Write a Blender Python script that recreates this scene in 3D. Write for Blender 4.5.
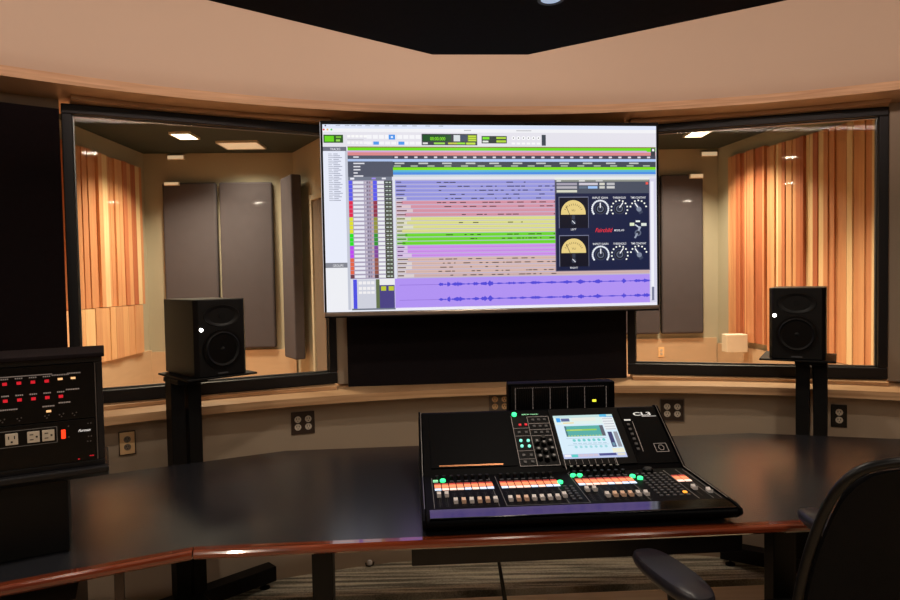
import bpy, math, random
import numpy as np
from mathutils import Matrix, Vector
random.seed(7)
PI = math.pi
S = bpy.context.scene
COL = S.collection
for o in list(bpy.data.objects): bpy.data.objects.remove(o)

# ------------------------------------------------------------------ camera
CAM_H, PITCH, ROLL = 1.41, 0.034, -0.0178
cam = bpy.data.objects.new('camera', bpy.data.cameras.new('camera')); COL.objects.link(cam)
c, s, cp, sp = math.cos(ROLL), math.sin(ROLL), math.cos(PITCH), math.sin(PITCH)
right = Vector((c, s*sp, s*cp)); upv = Vector((-s, c*sp, c*cp)); fwd = Vector((0, cp, -sp))
M = Matrix((right, upv, -fwd)).transposed().to_4x4(); M.translation = (0, 0, CAM_H)
cam.matrix_world = M
cam.data.sensor_width = 36; cam.data.lens = 650/900*36; cam.data.clip_start = 0.05
S.camera = cam
# ------------------------------------------------------------------ world, exposure
w = bpy.data.worlds.new('world'); S.world = w; w.use_nodes = True
w.node_tree.nodes['Background'].inputs[0].default_value = (0.02, 0.018, 0.015, 1)
w.node_tree.nodes['Background'].inputs[1].default_value = 0.3
S.view_settings.view_transform = 'Standard'; S.view_settings.look = 'None'
S.view_settings.gamma = 1; S.view_settings.exposure = 0.0
S.view_settings.use_curve_mapping = False

# ------------------------------------------------------------------ light levels
COVE = 5.0          # warm strips on the ceiling cloud, watts per metre
LIVE_L, LIVE_R = 70, 80
DOWN = 7.0
def area(name, loc, rot, sx, sy, power, col, spread=180):
    L = bpy.data.lights.new(name, 'AREA'); L.shape = 'RECTANGLE'; L.size = sx; L.size_y = sy
    L.energy = power; L.color = col; L.spread = math.radians(spread)
    o = bpy.data.objects.new(name, L); COL.objects.link(o); o.location = loc; o.rotation_euler = rot
    return o
FZ = 0.05           # finished floor height
CX, CY = .474, -.347  # centre of the curved room
CLOUD = [(-2.0, .973), (-.051, 2.478), (.313, 2.497), (2.3, 1.295), (2.3, -1.6), (-2.0, -1.6)]
CZ0, CZ1 = 2.25, 2.33
def strip(a, b, power, col=(1.0, .77, .66)):
    a = Vector((*a, 0)); b = Vector((*b, 0)); d = b-a; n = Vector((d.y, -d.x, 0)).normalized()*-1
    m = (a+b)/2 - n*0.115; m.z = CZ1+0.029
    x = d.normalized(); z = -(n*0.9+Vector((0, 0, 0.12))).normalized(); y = z.cross(x)
    o = area('cove_strip_light', m, (0, 0, 0), d.length, .048, power*d.length, col)
    R = Matrix((x, y, z)).transposed().to_4x4(); R.translation = m; o.matrix_world = R
for i in range(6):
    a, b = CLOUD[i], CLOUD[(i+1) % 6]
    strip(a, b, COVE * (.92, .72, .92, .5, .5, .5)[i])
DLS = ((.321, 1.995), (-.9, 1.25), (1.5, 1.25), (-1.0, -.3), (1.4, -.3), (.3, -1.2))  # first is visible; the others are unseen lamps added for fill light
for x, y in DLS:
    L = bpy.data.lights.new('downlight_lamp', 'AREA'); L.shape = 'DISK'; L.size = .10; L.energy = DOWN; L.color = (1, .86, .70)
    o = bpy.data.objects.new('downlight_lamp', L); COL.objects.link(o); o.location = (x, y, CZ0-.012)
# the two rooms beyond the glass
WARM = (1.0, .79, .56)
area('live_room_lamp', (-2.29, 5.72, 2.66), (0, 0, 0), .22, .22, LIVE_L*.45, WARM, 125)
area('live_room_lamp', (-1.93, 6.15, 2.66), (0, 0, 0), .35, .3, LIVE_L*.15, WARM, 125)
area('live_room_lamp', (-1.7, 4.2, 2.66), (0, 0, 0), .25, .25, LIVE_L*.6, WARM, 115)
area('live_room_lamp', (2.29, 6.0, 2.66), (0, 0, 0), .22, .22, LIVE_R*.45, WARM, 125)
area('live_room_lamp', (1.8, 4.3, 2.66), (0, 0, 0), .25, .25, LIVE_R*.6, WARM, 115)

# ------------------------------------------------------------------ materials
def lin(c): return tuple((x/255/12.92 if x/255 <= .04045 else ((x/255+.055)/1.055)**2.4) for x in c)
MATS = {}
def mat(name, col, rough=.5, metal=0, emit=None, es=1, spec=.5, noise=0, nscale=20, bump=0, bscale=200, coat=0, stretch=None):
    m = bpy.data.materials.new(name); m.use_nodes = True; nt = m.node_tree; b = nt.nodes['Principled BSDF']
    b.inputs['Base Color'].default_value = (*lin(col), 1); b.inputs['Roughness'].default_value = rough
    b.inputs['Metallic'].default_value = metal; b.inputs['Specular IOR Level'].default_value = spec
    b.inputs['Coat Weight'].default_value = coat
    if emit: b.inputs['Emission Color'].default_value = (*lin(emit), 1); b.inputs['Emission Strength'].default_value = es
    tc = nt.nodes.new('ShaderNodeTexCoord'); mp = nt.nodes.new('ShaderNodeMapping')
    nt.links.new(tc.outputs['Object'], mp.inputs[0])
    if stretch: mp.inputs['Scale'].default_value = stretch
    n = nt.nodes.new('ShaderNodeTexNoise'); n.inputs['Scale'].default_value = nscale; n.inputs['Detail'].default_value = 5
    nt.links.new(mp.outputs[0], n.inputs['Vector'])
    mx = nt.nodes.new('ShaderNodeMix'); mx.data_type = 'RGBA'
    l = lin(col); mx.inputs['A'].default_value = (*[x*(1-noise) for x in l], 1); mx.inputs['B'].default_value = (*[min(1, x*(1+noise)) for x in l], 1)
    nt.links.new(n.outputs['Fac'], mx.inputs['Factor']); nt.links.new(mx.outputs['Result'], b.inputs['Base Color'])
    if bump:
        n2 = nt.nodes.new('ShaderNodeTexNoise'); n2.inputs['Scale'].default_value = bscale
        nt.links.new(mp.outputs[0], n2.inputs['Vector'])
        bp = nt.nodes.new('ShaderNodeBump'); bp.inputs['Strength'].default_value = bump; bp.inputs['Distance'].default_value = .002
        nt.links.new(n2.outputs['Fac'], bp.inputs['Height']); nt.links.new(bp.outputs[0], b.inputs['Normal'])
    MATS[name] = m; return m
def wood(name, c1, c2, rough=.4, coat=0, axis_scale=(2, 2, 30)):
    m = mat(name, c1, rough, coat=coat); nt = m.node_tree; b = nt.nodes['Principled BSDF']
    tc = nt.nodes.new('ShaderNodeTexCoord'); mp = nt.nodes.new('ShaderNodeMapping'); mp.inputs['Scale'].default_value = axis_scale
    n = nt.nodes.new('ShaderNodeTexNoise'); n.inputs['Scale'].default_value = 2.5; n.inputs['Detail'].default_value = 6; n.inputs['Distortion'].default_value = .6
    r = nt.nodes.new('ShaderNodeValToRGB'); r.color_ramp.elements[0].position = .35; r.color_ramp.elements[1].position = .68
    r.color_ramp.elements[0].color = (*lin(c1), 1); r.color_ramp.elements[1].color = (*lin(c2), 1)
    nt.links.new(tc.outputs['Object'], mp.inputs[0]); nt.links.new(mp.outputs[0], n.inputs['Vector'])
    nt.links.new(n.outputs['Fac'], r.inputs[0]); nt.links.new(r.outputs[0], b.inputs['Base Color'])
    return m
mat('taupe_paint', (176, 158, 138), .75, noise=.04, nscale=3, bump=.15, bscale=350)
mat('soffit_paint', (196, 176, 156), .8, noise=.03, nscale=2)
mat('dark_ceiling', (58, 68, 64), .9, noise=.1)
mat('live_wall', (182, 176, 156), .8, noise=.04, nscale=2)
mat('wainscot', (200, 172, 142), .6, noise=.08, nscale=4, stretch=(1, 1, 8))
mat('black_fabric', (26, 22, 26), .95, spec=.15, noise=.25, nscale=60, bump=.4, bscale=500)
mat('cloud_fabric', (20, 19, 22), .95, spec=.1, noise=.3, nscale=40)
mat('maroon_fabric', (24, 17, 20), .95, spec=.15, noise=.25, nscale=50, bump=.3, bscale=500)
mat('grey_fabric', (84, 80, 86), .95, spec=.15, noise=.12, nscale=12, bump=.3, bscale=300)
mat('frame_black', (22, 21, 25), .45, spec=.35, noise=.1)
mat('desk_black', (38, 39, 44), .24, noise=.1, nscale=6, spec=.85, bump=.03, bscale=80)
mat('metal_black', (8, 8, 9), .5, spec=.25, noise=.2)
mat('gloss_black', (5, 5, 7), .3, spec=.3, noise=.1)
mat('speaker_black', (8, 8, 10), .42, spec=.35, noise=.1)
mat('cone_black', (4, 4, 6), .6, spec=.3, noise=.1)
mat('bezel_black', (10, 10, 20), .5, spec=.2, noise=.1)
mat('bezel_silver', (190, 175, 165), .32, metal=.9, noise=.05)
mat('console_black', (4, 4, 6), .5, spec=.05, noise=.1)
mat('console_rest', (5, 5, 8), .08, spec=.9, noise=.05)
mat('panel_black', (4, 4, 6), .5, spec=.12, noise=.1)
mat('steel', (150, 150, 152), .35, metal=.9, noise=.05)
mat('white_line', (200, 200, 200), .5, noise=.02)
mat('grey_line', (120, 120, 122), .5, noise=.02)
mat('plastic_black', (10, 10, 12), .4, spec=.35, noise=.1)
mat('arm_rubber', (34, 34, 44), .38, noise=.1)
mat('chair_mesh', (12, 11, 12), .85, spec=.2, noise=.3, nscale=300, bump=.5, bscale=700)
mat('cap_grey', (235, 230, 230), .4, noise=.05)
mat('cap_tan', (245, 205, 178), .4, noise=.05)
mat('knob_grey', (150, 150, 155), .4, noise=.05)
mat('key_grey', (78, 78, 82), .5, noise=.05)
mat('outlet_ivory', (215, 205, 190), .4, noise=.03)
mat('outlet_tan', (250, 208, 155), .45, noise=.05)
mat('plate_brown', (58, 42, 34), .45, noise=.1)
mat('plate_grey', (120, 108, 98), .45, noise=.1)
mat('slot_dark', (14, 12, 12), .6, noise=.05)
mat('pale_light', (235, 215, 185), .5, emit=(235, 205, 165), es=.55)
mat('white_box', (235, 225, 205), .5, noise=.03)
mat('rail_grey', (128, 126, 130), .3, metal=.7, noise=.05)
mat('light_line_orange', (180, 120, 80), .35, metal=.6, noise=.1)
for nm, cc, st in (('led_white', (255, 252, 240), 9), ('led_green', (60, 255, 150), 1.6), ('led_green_soft', (150, 235, 180), .7), ('led_teal', (120, 225, 205), 1), ('led_red', (215, 25, 45), .55),
                   ('led_orange', (240, 140, 96), .9), ('led_orange_deep', (176, 62, 50), .7), ('led_peach', (255, 215, 200), 1.0), ('led_iceblue', (205, 222, 250), 1.0), ('led_warm', (255, 200, 140), .8), ('led_amber', (255, 170, 60), 1.1),
                   ('led_yellow', (235, 235, 60), 1.2), ('lamp_on', (255, 240, 205), 7), ('down_lens', (165, 185, 215), .8), ('ink_white', (205, 205, 205), .55), ('switch_red', (255, 60, 25), 1.3), ('ink_dim', (150, 140, 135), .3)):
    mat(nm, cc, .5, emit=cc, es=st, noise=.02)
wood('maple', (196, 150, 108), (226, 184, 140), .42, axis_scale=(1.2, 1.2, 30))
wood('cherry', (98, 38, 20), (146, 66, 36), .16, coat=1.0, axis_scale=(1.5, 30, 30))
wood('live_floor_wood', (176, 130, 96), (206, 160, 124), .4, axis_scale=(1, 12, 1))
wood('tan_floor', (228, 200, 160), (244, 220, 184), .45, axis_scale=(1, 14, 1))
# carpet with woven stripes
def carpet():
    m = mat('carpet', (120, 116, 100), .95, spec=.1, noise=.3, nscale=120, bump=.8, bscale=260)
    nt = m.node_tree; b = nt.nodes['Principled BSDF']
    tc = nt.nodes.new('ShaderNodeTexCoord'); mp = nt.nodes.new('ShaderNodeMapping'); mp.inputs['Scale'].default_value = (.7, 15, 1)
    n = nt.nodes.new('ShaderNodeTexNoise'); n.inputs['Scale'].default_value = 3; n.inputs['Detail'].default_value = 3
    n2 = nt.nodes.new('ShaderNodeTexNoise'); n2.inputs['Scale'].default_value = 160; n2.inputs['Detail'].default_value = 2
    r = nt.nodes.new('ShaderNodeValToRGB'); r.color_ramp.elements[0].position = .38; r.color_ramp.elements[1].position = .62
    r.color_ramp.elements[0].color = (*lin((125, 122, 108)), 1); r.color_ramp.elements[1].color = (*lin((228, 222, 200)), 1)
    mu = nt.nodes.new('ShaderNodeMix'); mu.data_type = 'RGBA'; mu.blend_type = 'OVERLAY'; mu.inputs['Factor'].default_value = .8
    nt.links.new(tc.outputs['Object'], mp.inputs[0]); nt.links.new(mp.outputs[0], n.inputs['Vector']); nt.links.new(tc.outputs['Object'], n2.inputs['Vector'])
    nt.links.new(n.outputs['Fac'], r.inputs[0]); nt.links.new(r.outputs[0], mu.inputs['A']); nt.links.new(n2.outputs['Fac'], mu.inputs['B'])
    nt.links.new(mu.outputs['Result'], b.inputs['Base Color'])
carpet()
# colour attribute materials
def attr_mat(name, emit):
    m = bpy.data.materials.new(name); m.use_nodes = True; nt = m.node_tree; b = nt.nodes['Principled BSDF']
    a = nt.nodes.new('ShaderNodeAttribute'); a.attribute_name = 'col'
    if emit:
        b.inputs['Base Color'].default_value = (.01, .01, .01, 1); b.inputs['Roughness'].default_value = .35; b.inputs['Specular IOR Level'].default_value = .2
        nt.links.new(a.outputs['Color'], b.inputs['Emission Color']); b.inputs['Emission Strength'].default_value = emit
    else:
        b.inputs['Roughness'].default_value = .5
        n = nt.nodes.new('ShaderNodeTexNoise'); n.inputs['Scale'].default_value = 4; n.inputs['Detail'].default_value = 6
        tc = nt.nodes.new('ShaderNodeTexCoord'); mp = nt.nodes.new('ShaderNodeMapping'); mp.inputs['Scale'].default_value = (12, 12, .6)
        nt.links.new(tc.outputs['Object'], mp.inputs[0]); nt.links.new(mp.outputs[0], n.inputs['Vector'])
        mx = nt.nodes.new('ShaderNodeMix'); mx.data_type = 'RGBA'; mx.blend_type = 'OVERLAY'; mx.inputs['Factor'].default_value = .35
        nt.links.new(a.outputs['Color'], mx.inputs['A']); nt.links.new(n.outputs['Fac'], mx.inputs['B']); nt.links.new(mx.outputs['Result'], b.inputs['Base Color'])
    MATS[name] = m; return m
attr_mat('screen_light', 1.0); attr_mat('slat_wood', 0)
# thin glass: clear with a Fresnel reflection
g = bpy.data.materials.new('window_glass'); g.use_nodes = True; nt = g.node_tree; nt.nodes.clear()
out = nt.nodes.new('ShaderNodeOutputMaterial'); mix = nt.nodes.new('ShaderNodeMixShader'); fr = nt.nodes.new('ShaderNodeFresnel'); fr.inputs[0].default_value = 1.13
tr = nt.nodes.new('ShaderNodeBsdfTransparent'); tr.inputs[0].default_value = (.93, .95, .93, 1); gl = nt.nodes.new('ShaderNodeBsdfGlossy'); gl.inputs['Roughness'].default_value = .02
nt.links.new(fr.outputs[0], mix.inputs[0]); nt.links.new(tr.outputs[0], mix.inputs[1]); nt.links.new(gl.outputs[0], mix.inputs[2]); nt.links.new(mix.outputs[0], out.inputs[0])
MATS['window_glass'] = g

# ------------------------------------------------------------------ mesh helpers
class MB:
    def __init__(self): self.v = []; self.f = []; self.c = []; self.T = Matrix.Identity(4); self.col = None
    def add(self, vs, fs, col=None):
        b = len(self.v); self.v += [tuple(self.T @ Vector(p)) for p in vs]
        for f in fs: self.f.append([b+i for i in f]); self.c.append(col or self.col or (1, 1, 1))
        return self
    def box(self, x0, y0, z0, x1, y1, z1, col=None):
        vs = [(x, y, z) for z in (z0, z1) for y in (y0, y1) for x in (x0, x1)]
        return self.add(vs, [(0, 2, 3, 1), (4, 5, 7, 6), (0, 1, 5, 4), (2, 6, 7, 3), (0, 4, 6, 2), (1, 3, 7, 5)], col)
    def prism(self, pts, z0, z1, col=None):
        n = len(pts); vs = [(*p, z0) for p in pts]+[(*p, z1) for p in pts]
        ar = sum(pts[i][0]*pts[(i+1) % n][1]-pts[(i+1) % n][0]*pts[i][1] for i in range(n))
        fs = [tuple(reversed(range(n))), tuple(range(n, 2*n))]+[(i, (i+1) % n, n+(i+1) % n, n+i) for i in range(n)]
        if ar < 0: fs = [tuple(reversed(f)) for f in fs]
        return self.add(vs, fs, col)
    def profile(self, pts, x0, x1, col=None):    # pts (y,z) swept along x
        n = len(pts); vs = [(x0, *p) for p in pts]+[(x1, *p) for p in pts]
        ar = sum(pts[i][0]*pts[(i+1) % n][1]-pts[(i+1) % n][0]*pts[i][1] for i in range(n))
        fs = [tuple(reversed(range(n))), tuple(range(n, 2*n))]+[(i, (i+1) % n, n+(i+1) % n, n+i) for i in range(n)]
        if ar < 0: fs = [tuple(reversed(f)) for f in fs]
        return self.add(vs, fs, col)
    def lathe(self, rz, seg=20, axis='z', o=(0, 0, 0), col=None):
        vs = []; fs = []; n = len(rz)
        for r, z in rz:
            for k in range(seg):
                a = 2*PI*k/seg; p = (r*math.cos(a), r*math.sin(a), z)
                if axis == 'y': p = (p[0], p[2], -p[1])
                if axis == 'x': p = (p[2], p[0], p[1])
                vs.append((p[0]+o[0], p[1]+o[1], p[2]+o[2]))
        for i in range(n-1):
            for k in range(seg):
                k2 = (k+1) % seg; fs.append((i*seg+k, i*seg+k2, (i+1)*seg+k2, (i+1)*seg+k))
        fs.append(tuple(reversed(range(seg)))); fs.append(tuple(range((n-1)*seg, n*seg)))
        return self.add(vs, fs, col)
    def tube(self, pts, r, seg=10):
        pts = [Vector(p) for p in pts]; vs = []; fs = []
        for i, p in enumerate(pts):
            t = (pts[min(i+1, len(pts)-1)]-pts[max(i-1, 0)]).normalized()
            u = t.cross(Vector((0, 0, 1)));
            if u.length < .1: u = t.cross(Vector((1, 0, 0)))
            u.normalize(); v = t.cross(u); rr = r[i] if isinstance(r, (list, tuple)) else r
            for k in range(seg):
                a = 2*PI*k/seg; vs.append(tuple(p+u*rr*math.cos(a)+v*rr*math.sin(a)))
        for i in range(len(pts)-1):
            for k in range(seg):
                k2 = (k+1) % seg; fs.append((i*seg+k, (i+1)*seg+k, (i+1)*seg+k2, i*seg+k2))
        fs.append(tuple(range(seg))); fs.append(tuple(reversed(range((len(pts)-1)*seg, len(pts)*seg))))
        return self.add(vs, fs)
    def arc(self, a0, a1, r0, r1, z0, z1, n=None):   # a in degrees clockwise from +Y about the room centre
        n = n or max(4, int(abs(a1-a0)/2.0)); vs = []; fs = []
        full = abs(a1-a0) >= 359.9
        for i in range(n+1):
            a = math.radians(a0+(a1-a0)*i/n); sx, cy = math.sin(a), math.cos(a)
            vs += [(CX+r0*sx, CY+r0*cy, z0), (CX+r1*sx, CY+r1*cy, z0), (CX+r1*sx, CY+r1*cy, z1), (CX+r0*sx, CY+r0*cy, z1)]
        for i in range(n):
            p, q = i*4, i*4+4
            for k in range(4):
                k2 = (k+1) % 4; fs.append((p+k, q+k, q+k2, p+k2))
        if not full: fs.append((0, 1, 2, 3)); fs.append((n*4+3, n*4+2, n*4+1, n*4))
        return self.add(vs, fs)
    def mesh(self, name, m, attr=False):
        me = bpy.data.meshes.new(name); me.from_pydata(self.v, [], self.f); me.materials.append(MATS[m])
        if attr:
            ca = me.color_attributes.new('col', 'FLOAT_COLOR', 'CORNER'); i = 0
            for f, cc in zip(self.f, self.c):
                for _ in f: ca.data[i].color = (*cc, 1); i += 1
        me.update(); return me
    def build(self, name, m, parent=None, bevel=0, smooth=False, attr=False, seg=2):
        o = bpy.data.objects.new(name, self.mesh(name, m, attr)); COL.objects.link(o)
        if parent: o.parent = parent
        if smooth:
            for p in o.data.polygons: p.use_smooth = True
            md = o.modifiers.new('edges', 'EDGE_SPLIT'); md.split_angle = math.radians(38)
        if bevel:
            b = o.modifiers.new('bevel', 'BEVEL'); b.width = bevel; b.segments = seg; b.limit_method = 'ANGLE'; b.angle_limit = math.radians(35)
        return o
def tag(o, label=None, cat=None, group=None, kind=None):
    if label: o['label'] = label
    if cat: o['category'] = cat
    if group: o['group'] = group
    if kind: o['kind'] = kind
    return o
def struct(o, label=None, cat=None):
    o['kind'] = 'structure'; return tag(o, label, cat)
def empty(name, loc, rz=0, label=None, cat=None, group=None, kind=None):
    o = bpy.data.objects.new(name, None); COL.objects.link(o); o.location = loc; o.rotation_euler = (0, 0, rz); o.empty_display_size = .05
    return tag(o, label, cat, group, kind)
def link(name, me, parent, loc=(0, 0, 0), rot=(0, 0, 0)):
    o = bpy.data.objects.new(name, me); COL.objects.link(o); o.parent = parent; o.location = loc; o.rotation_euler = rot; return o
def children(o): return [x for x in bpy.data.objects if x.parent == o]
def copy_tree(o, parent=None):
    c_ = o.copy(); COL.objects.link(c_); c_.parent = parent
    for ch in children(o): copy_tree(ch, c_)
    return c_
FONT_CACHE = {}
def text_geo(s, size, align='LEFT', shear=0, bold=0):
    k = (s, size, align, shear, bold)
    if k not in FONT_CACHE:
        cu = bpy.data.curves.new('t', 'FONT'); cu.body = s; cu.size = size; cu.align_x = align; cu.shear = shear; cu.offset = bold
        ob = bpy.data.objects.new('t', cu); COL.objects.link(ob)
        dg = bpy.context.evaluated_depsgraph_get(); me = bpy.data.meshes.new_from_object(ob.evaluated_get(dg))
        FONT_CACHE[k] = ([tuple(v.co) for v in me.vertices], [tuple(p.vertices) for p in me.polygons])
        bpy.data.objects.remove(ob); bpy.data.meshes.remove(me); bpy.data.curves.remove(cu)
    return FONT_CACHE[k]
def add_text(mb, s, size, mp, align='LEFT', shear=0, bold=0, wx=1, col=None):   # mp maps (x,y) to 3D
    vs, fs = text_geo(s, size, align, shear, bold)
    mb.add([mp(v[0]*wx, v[1]) for v in vs], fs, col)

# ------------------------------------------------------------------ THE CONTROL ROOM SHELL
struct(MB().arc(-180, 180, 3.50, 3.62, FZ, .855).build('wall_lower', 'taupe_paint', smooth=True), 'curved taupe painted wall below the wooden window sill', 'wall')
inf = MB()
inf.arc(-179, -34.2, 3.66, 3.9, .9, 2.166); inf.arc(-16.3, 6.5, 3.66, 3.9, .9, 2.166); inf.arc(24.8, 179, 3.66, 3.9, .9, 2.166)
struct(inf.build('wall_front', 'taupe_paint', smooth=True), 'taupe wall piers between the studio windows', 'wall')
struct(MB().arc(-180, 180, 3.475, 3.95, 2.206, 2.82).build('wall_upper', 'soffit_paint', smooth=True), 'beige curved soffit wall above the wooden header', 'wall')
struct(MB().arc(-180, 180, 3.40, 3.92, .856, .89).build('trim_1', 'maple', smooth=True, bevel=.004), 'curved maple window sill running round the room', 'sill')
struct(MB().arc(-180, 180, 3.415, 3.92, 2.167, 2.205).build('trim_2', 'maple', smooth=True, bevel=.003), 'curved maple header band above the windows', 'trim')
struct(MB().arc(-33.6, -16.6, 3.56, 3.66, .8905, .906).build('trim_3', 'maple', smooth=True, bevel=.003), 'thin maple bead under the left window frame', 'trim')
struct(MB().arc(6.8, 24.6, 3.56, 3.66, .8905, .906).build('trim_4', 'maple', smooth=True, bevel=.003), 'thin maple bead under the right window frame', 'trim')
struct(MB().arc(-33.6, -16.6, 3.56, 3.66, 2.1505, 2.1665).build('trim_5', 'maple', smooth=True, bevel=.003), 'thin maple bead above the left window frame', 'trim')
struct(MB().arc(6.8, 24.6, 3.56, 3.66, 2.1505, 2.1665).build('trim_6', 'maple', smooth=True, bevel=.003), 'thin maple bead above the right window frame', 'trim')
mb = MB(); n = 72
mb.add([(CX+3.6*math.sin(2*PI*i/n), CY+3.6*math.cos(2*PI*i/n), 2.8) for i in range(n)], [tuple(range(n))])
struct(mb.build('ceiling', 'soffit_paint'), 'beige plaster ceiling above the black cloud', 'ceiling')
# floor: carpet strip by the wall, tan boards in front
def circ(R, y_lo=None): return [(CX+R*math.sin(2*PI*i/120), CY+R*math.cos(2*PI*i/120)) for i in range(120)]
bound = lambda x: 2.815+.05*(x-.9)
cp_ = [p for p in circ(3.56) if p[1] > bound(p[0])+.01]
cp_.sort(key=lambda p: p[0])
xl = cp_[0][0]-.03; xr = cp_[-1][0]+.03
struct(MB().prism([(xl, bound(xl))]+cp_+[(xr, bound(xr))], FZ-.04, FZ+.004).build('floor_carpet', 'carpet'), 'grey and cream striped carpet strip along the curved wall', 'floor')
fp = [p for p in circ(3.56) if p[1] <= bound(p[0])]
fp.sort(key=lambda p: math.atan2(p[0]-CX, p[1]-CY) % (2*PI))
struct(MB().prism(fp, FZ-.04, FZ).build('floor', 'tan_floor'), 'pale tan wood floor of the control room', 'floor')

# windows: flat frames between two points of the curve
def P(a, R): a = math.radians(a); return Vector((CX+R*math.sin(a), CY+R*math.cos(a), 0))
def window(n_, a0, a1, label):
    A, B = P(a0, 3.645), P(a1, 3.645); L = (B-A).length; ang = math.atan2((B-A).y, (B-A).x)
    root = empty('window_%d' % n_, (A.x, A.y, .9065), ang, label, 'window', kind='structure')
    H = 2.150-.9065; z0 = .055; z1 = H-.040; sl = .039
    f = MB(); f.box(0, 0, 0, L, .05, z0); f.box(0, 0, z1, L, .05, H); f.box(0, 0, z0, sl, .05, z1); f.box(L-sl, 0, z0, L, .05, z1)
    f.build('window_frame', 'frame_black', root, bevel=.004)
    b = MB(); b.box(sl, .03, z0, L-sl, .046, z0+.007); b.box(sl, .03, z1-.005, L-sl, .046, z1); b.box(sl, .03, z0, sl+.005, .046, z1); b.box(L-sl-.005, .03, z0, L-sl, .046, z1)
    b.build('glazing_bead', 'rail_grey', root)
    MB().box(sl, .022, z0, L-sl, .028, z1).build('glass_pane', 'window_glass', root)
    return root
window(1, -34.12, -16.35, 'black framed studio window left of the big screen')
window(2, 6.6, 24.75, 'black framed studio window right of the big screen')

# dark fabric panels of the control room
tag(MB().arc(-62, -34.28, 3.58, 3.655, .8905, 2.11).build('acoustic_panel', 'maroon_fabric', smooth=True, bevel=.006), 'tall dark maroon fabric wall panel at the left edge, beside the left window', 'acoustic panel')
mb = MB(); A = (-.502, 3.137); B = (.886, 3.262)
back = [(CX+3.655*math.sin(math.radians(a)), CY+3.655*math.cos(math.radians(a))) for a in np.linspace(6.4, -15.4, 12)]
mb.prism([A, B]+back, .8905, 2.166)
tag(mb.build('acoustic_panel', 'black_fabric', bevel=.004), 'black fabric wall panel standing on the sill behind the big screen', 'acoustic panel')
tag(MB().arc(25.75, 60, 3.60, 3.655, .8905, 2.12).build('acoustic_panel', 'maroon_fabric', smooth=True, bevel=.006), 'dark fabric wall panel at the right edge past the right window', 'acoustic panel')

# ceiling cloud with one visible downlight and added fill downlights
cl = empty('ceiling_cloud', (0, 0, CZ0), 0, 'black faceted acoustic ceiling cloud hanging above the desk', 'ceiling cloud')
MB().prism(CLOUD, 0, CZ1-CZ0).build('cloud_panel', 'cloud_fabric', cl, bevel=.004)
rod = MB().box(-.006, -.006, CZ1-CZ0, .006, .006, 2.8-CZ0).mesh('hanger_rod', 'steel')
for x, y in ((-1.2, 1.0), (1.6, 1.0), (-1.2, -1), (1.6, -1)): link('hanger_rod', rod, cl, (x, y, 0))
d0 = None
for i, (x, y) in enumerate(DLS):
    lab = ['small round recessed downlight in the front of the black cloud', 'unseen round downlight added as fill over the left wing of the desk', 'unseen round downlight added as fill over the right wing of the desk', 'unseen round downlight added as fill in the rear left of the black cloud', 'unseen round downlight added as fill in the rear right of the black cloud', 'unseen round downlight added as fill at the very back of the black cloud'][i]
    if d0 is None:
        d0 = r = empty('visible_or_added_downlight', (x, y, CZ0), 0, lab, 'ceiling light', 'visible and added fill downlights in the ceiling cloud')
        MB().lathe([(.036, -.001), (.040, -.004), (.040, -.006), (.031, -.006), (.031, -.001)], 28).build('trim_ring', 'frame_black', r, smooth=True)
        MB().lathe([(.0305, -.0015), (.0305, -.004), (.02, -.006)], 28).build('lens', 'down_lens', r, smooth=True)
    else:
        r = copy_tree(d0); r.location = (x, y, CZ0); r['label'] = lab

# ------------------------------------------------------------------ THE ROOMS BEYOND THE GLASS
LCZ = 2.70
def wall_seg(pts, z0, z1, th, side=1):
    mb = MB()
    for a, b in zip(pts[:-1], pts[1:]):
        a = Vector((*a, 0)); b = Vector((*b, 0)); nrm = Vector((-(b-a).y, (b-a).x, 0)).normalized()*th*side
        mb.prism([(a.x, a.y), (b.x, b.y), (b.x+nrm.x, b.y+nrm.y), (a.x+nrm.x, a.y+nrm.y)], z0, z1)
    return mb
LW = [(-3.0, .9), (-3.03, 6.52)]
LB = [(-3.03, 6.52), (-1.56, 6.60)]
LP = [(-1.56, 6.60), (-1.06, 5.78), (-.34, 4.55), (-.30, 3.62)]
RP = [(.62, 3.62), (.62, 4.5), (1.45, 6.78)]
RB = [(1.45, 6.78), (2.80, 6.78)]
RW = [(2.80, 6.78), (2.93, 5.95), (3.55, 2.3), (3.62, 1.6)]
struct(wall_seg(LW, FZ, LCZ, .1, 1).build('wall_left', 'live_wall'), 'side wall of the left live room beyond the glass', 'wall')
struct(wall_seg(LB, FZ, LCZ, .1, 1).build('wall_far_left', 'live_wall'), 'far wall of the left live room', 'wall')
struct(wall_seg(LP, FZ, LCZ, .1, 1).build('wall_partition_left', 'live_wall'), 'slanted wall on the right side of the left live room', 'wall')
struct(wall_seg(RP, FZ, LCZ, .1, 1).build('wall_partition_right', 'live_wall'), 'left wall of the right live room behind the screen', 'wall')
struct(wall_seg(RB, FZ, LCZ, .1, 1).build('wall_far_right', 'live_wall'), 'far wall of the right live room', 'wall')
struct(wall_seg(RW[:2], FZ, LCZ, .1, 1).build('wall_right_far', 'live_wall'), 'far part of the slanted side wall of the right live room', 'wall')
struct(wall_seg(RW[1:], FZ, LCZ, .1, 1).build('wall_right', 'live_wall'), 'slanted side wall of the right live room', 'wall')
def arcpts(a0, a1, R, n=24): return [(CX+R*math.sin(math.radians(a)), CY+R*math.cos(math.radians(a))) for a in np.linspace(a0, a1, n)]
polyL = [(-3.0, 1.2), (-3.03, 6.52), (-1.56, 6.60), (-1.06, 5.78), (-.34, 4.55), (-.30, 3.62)]+arcpts(-11.5, -68, 3.94)
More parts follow.
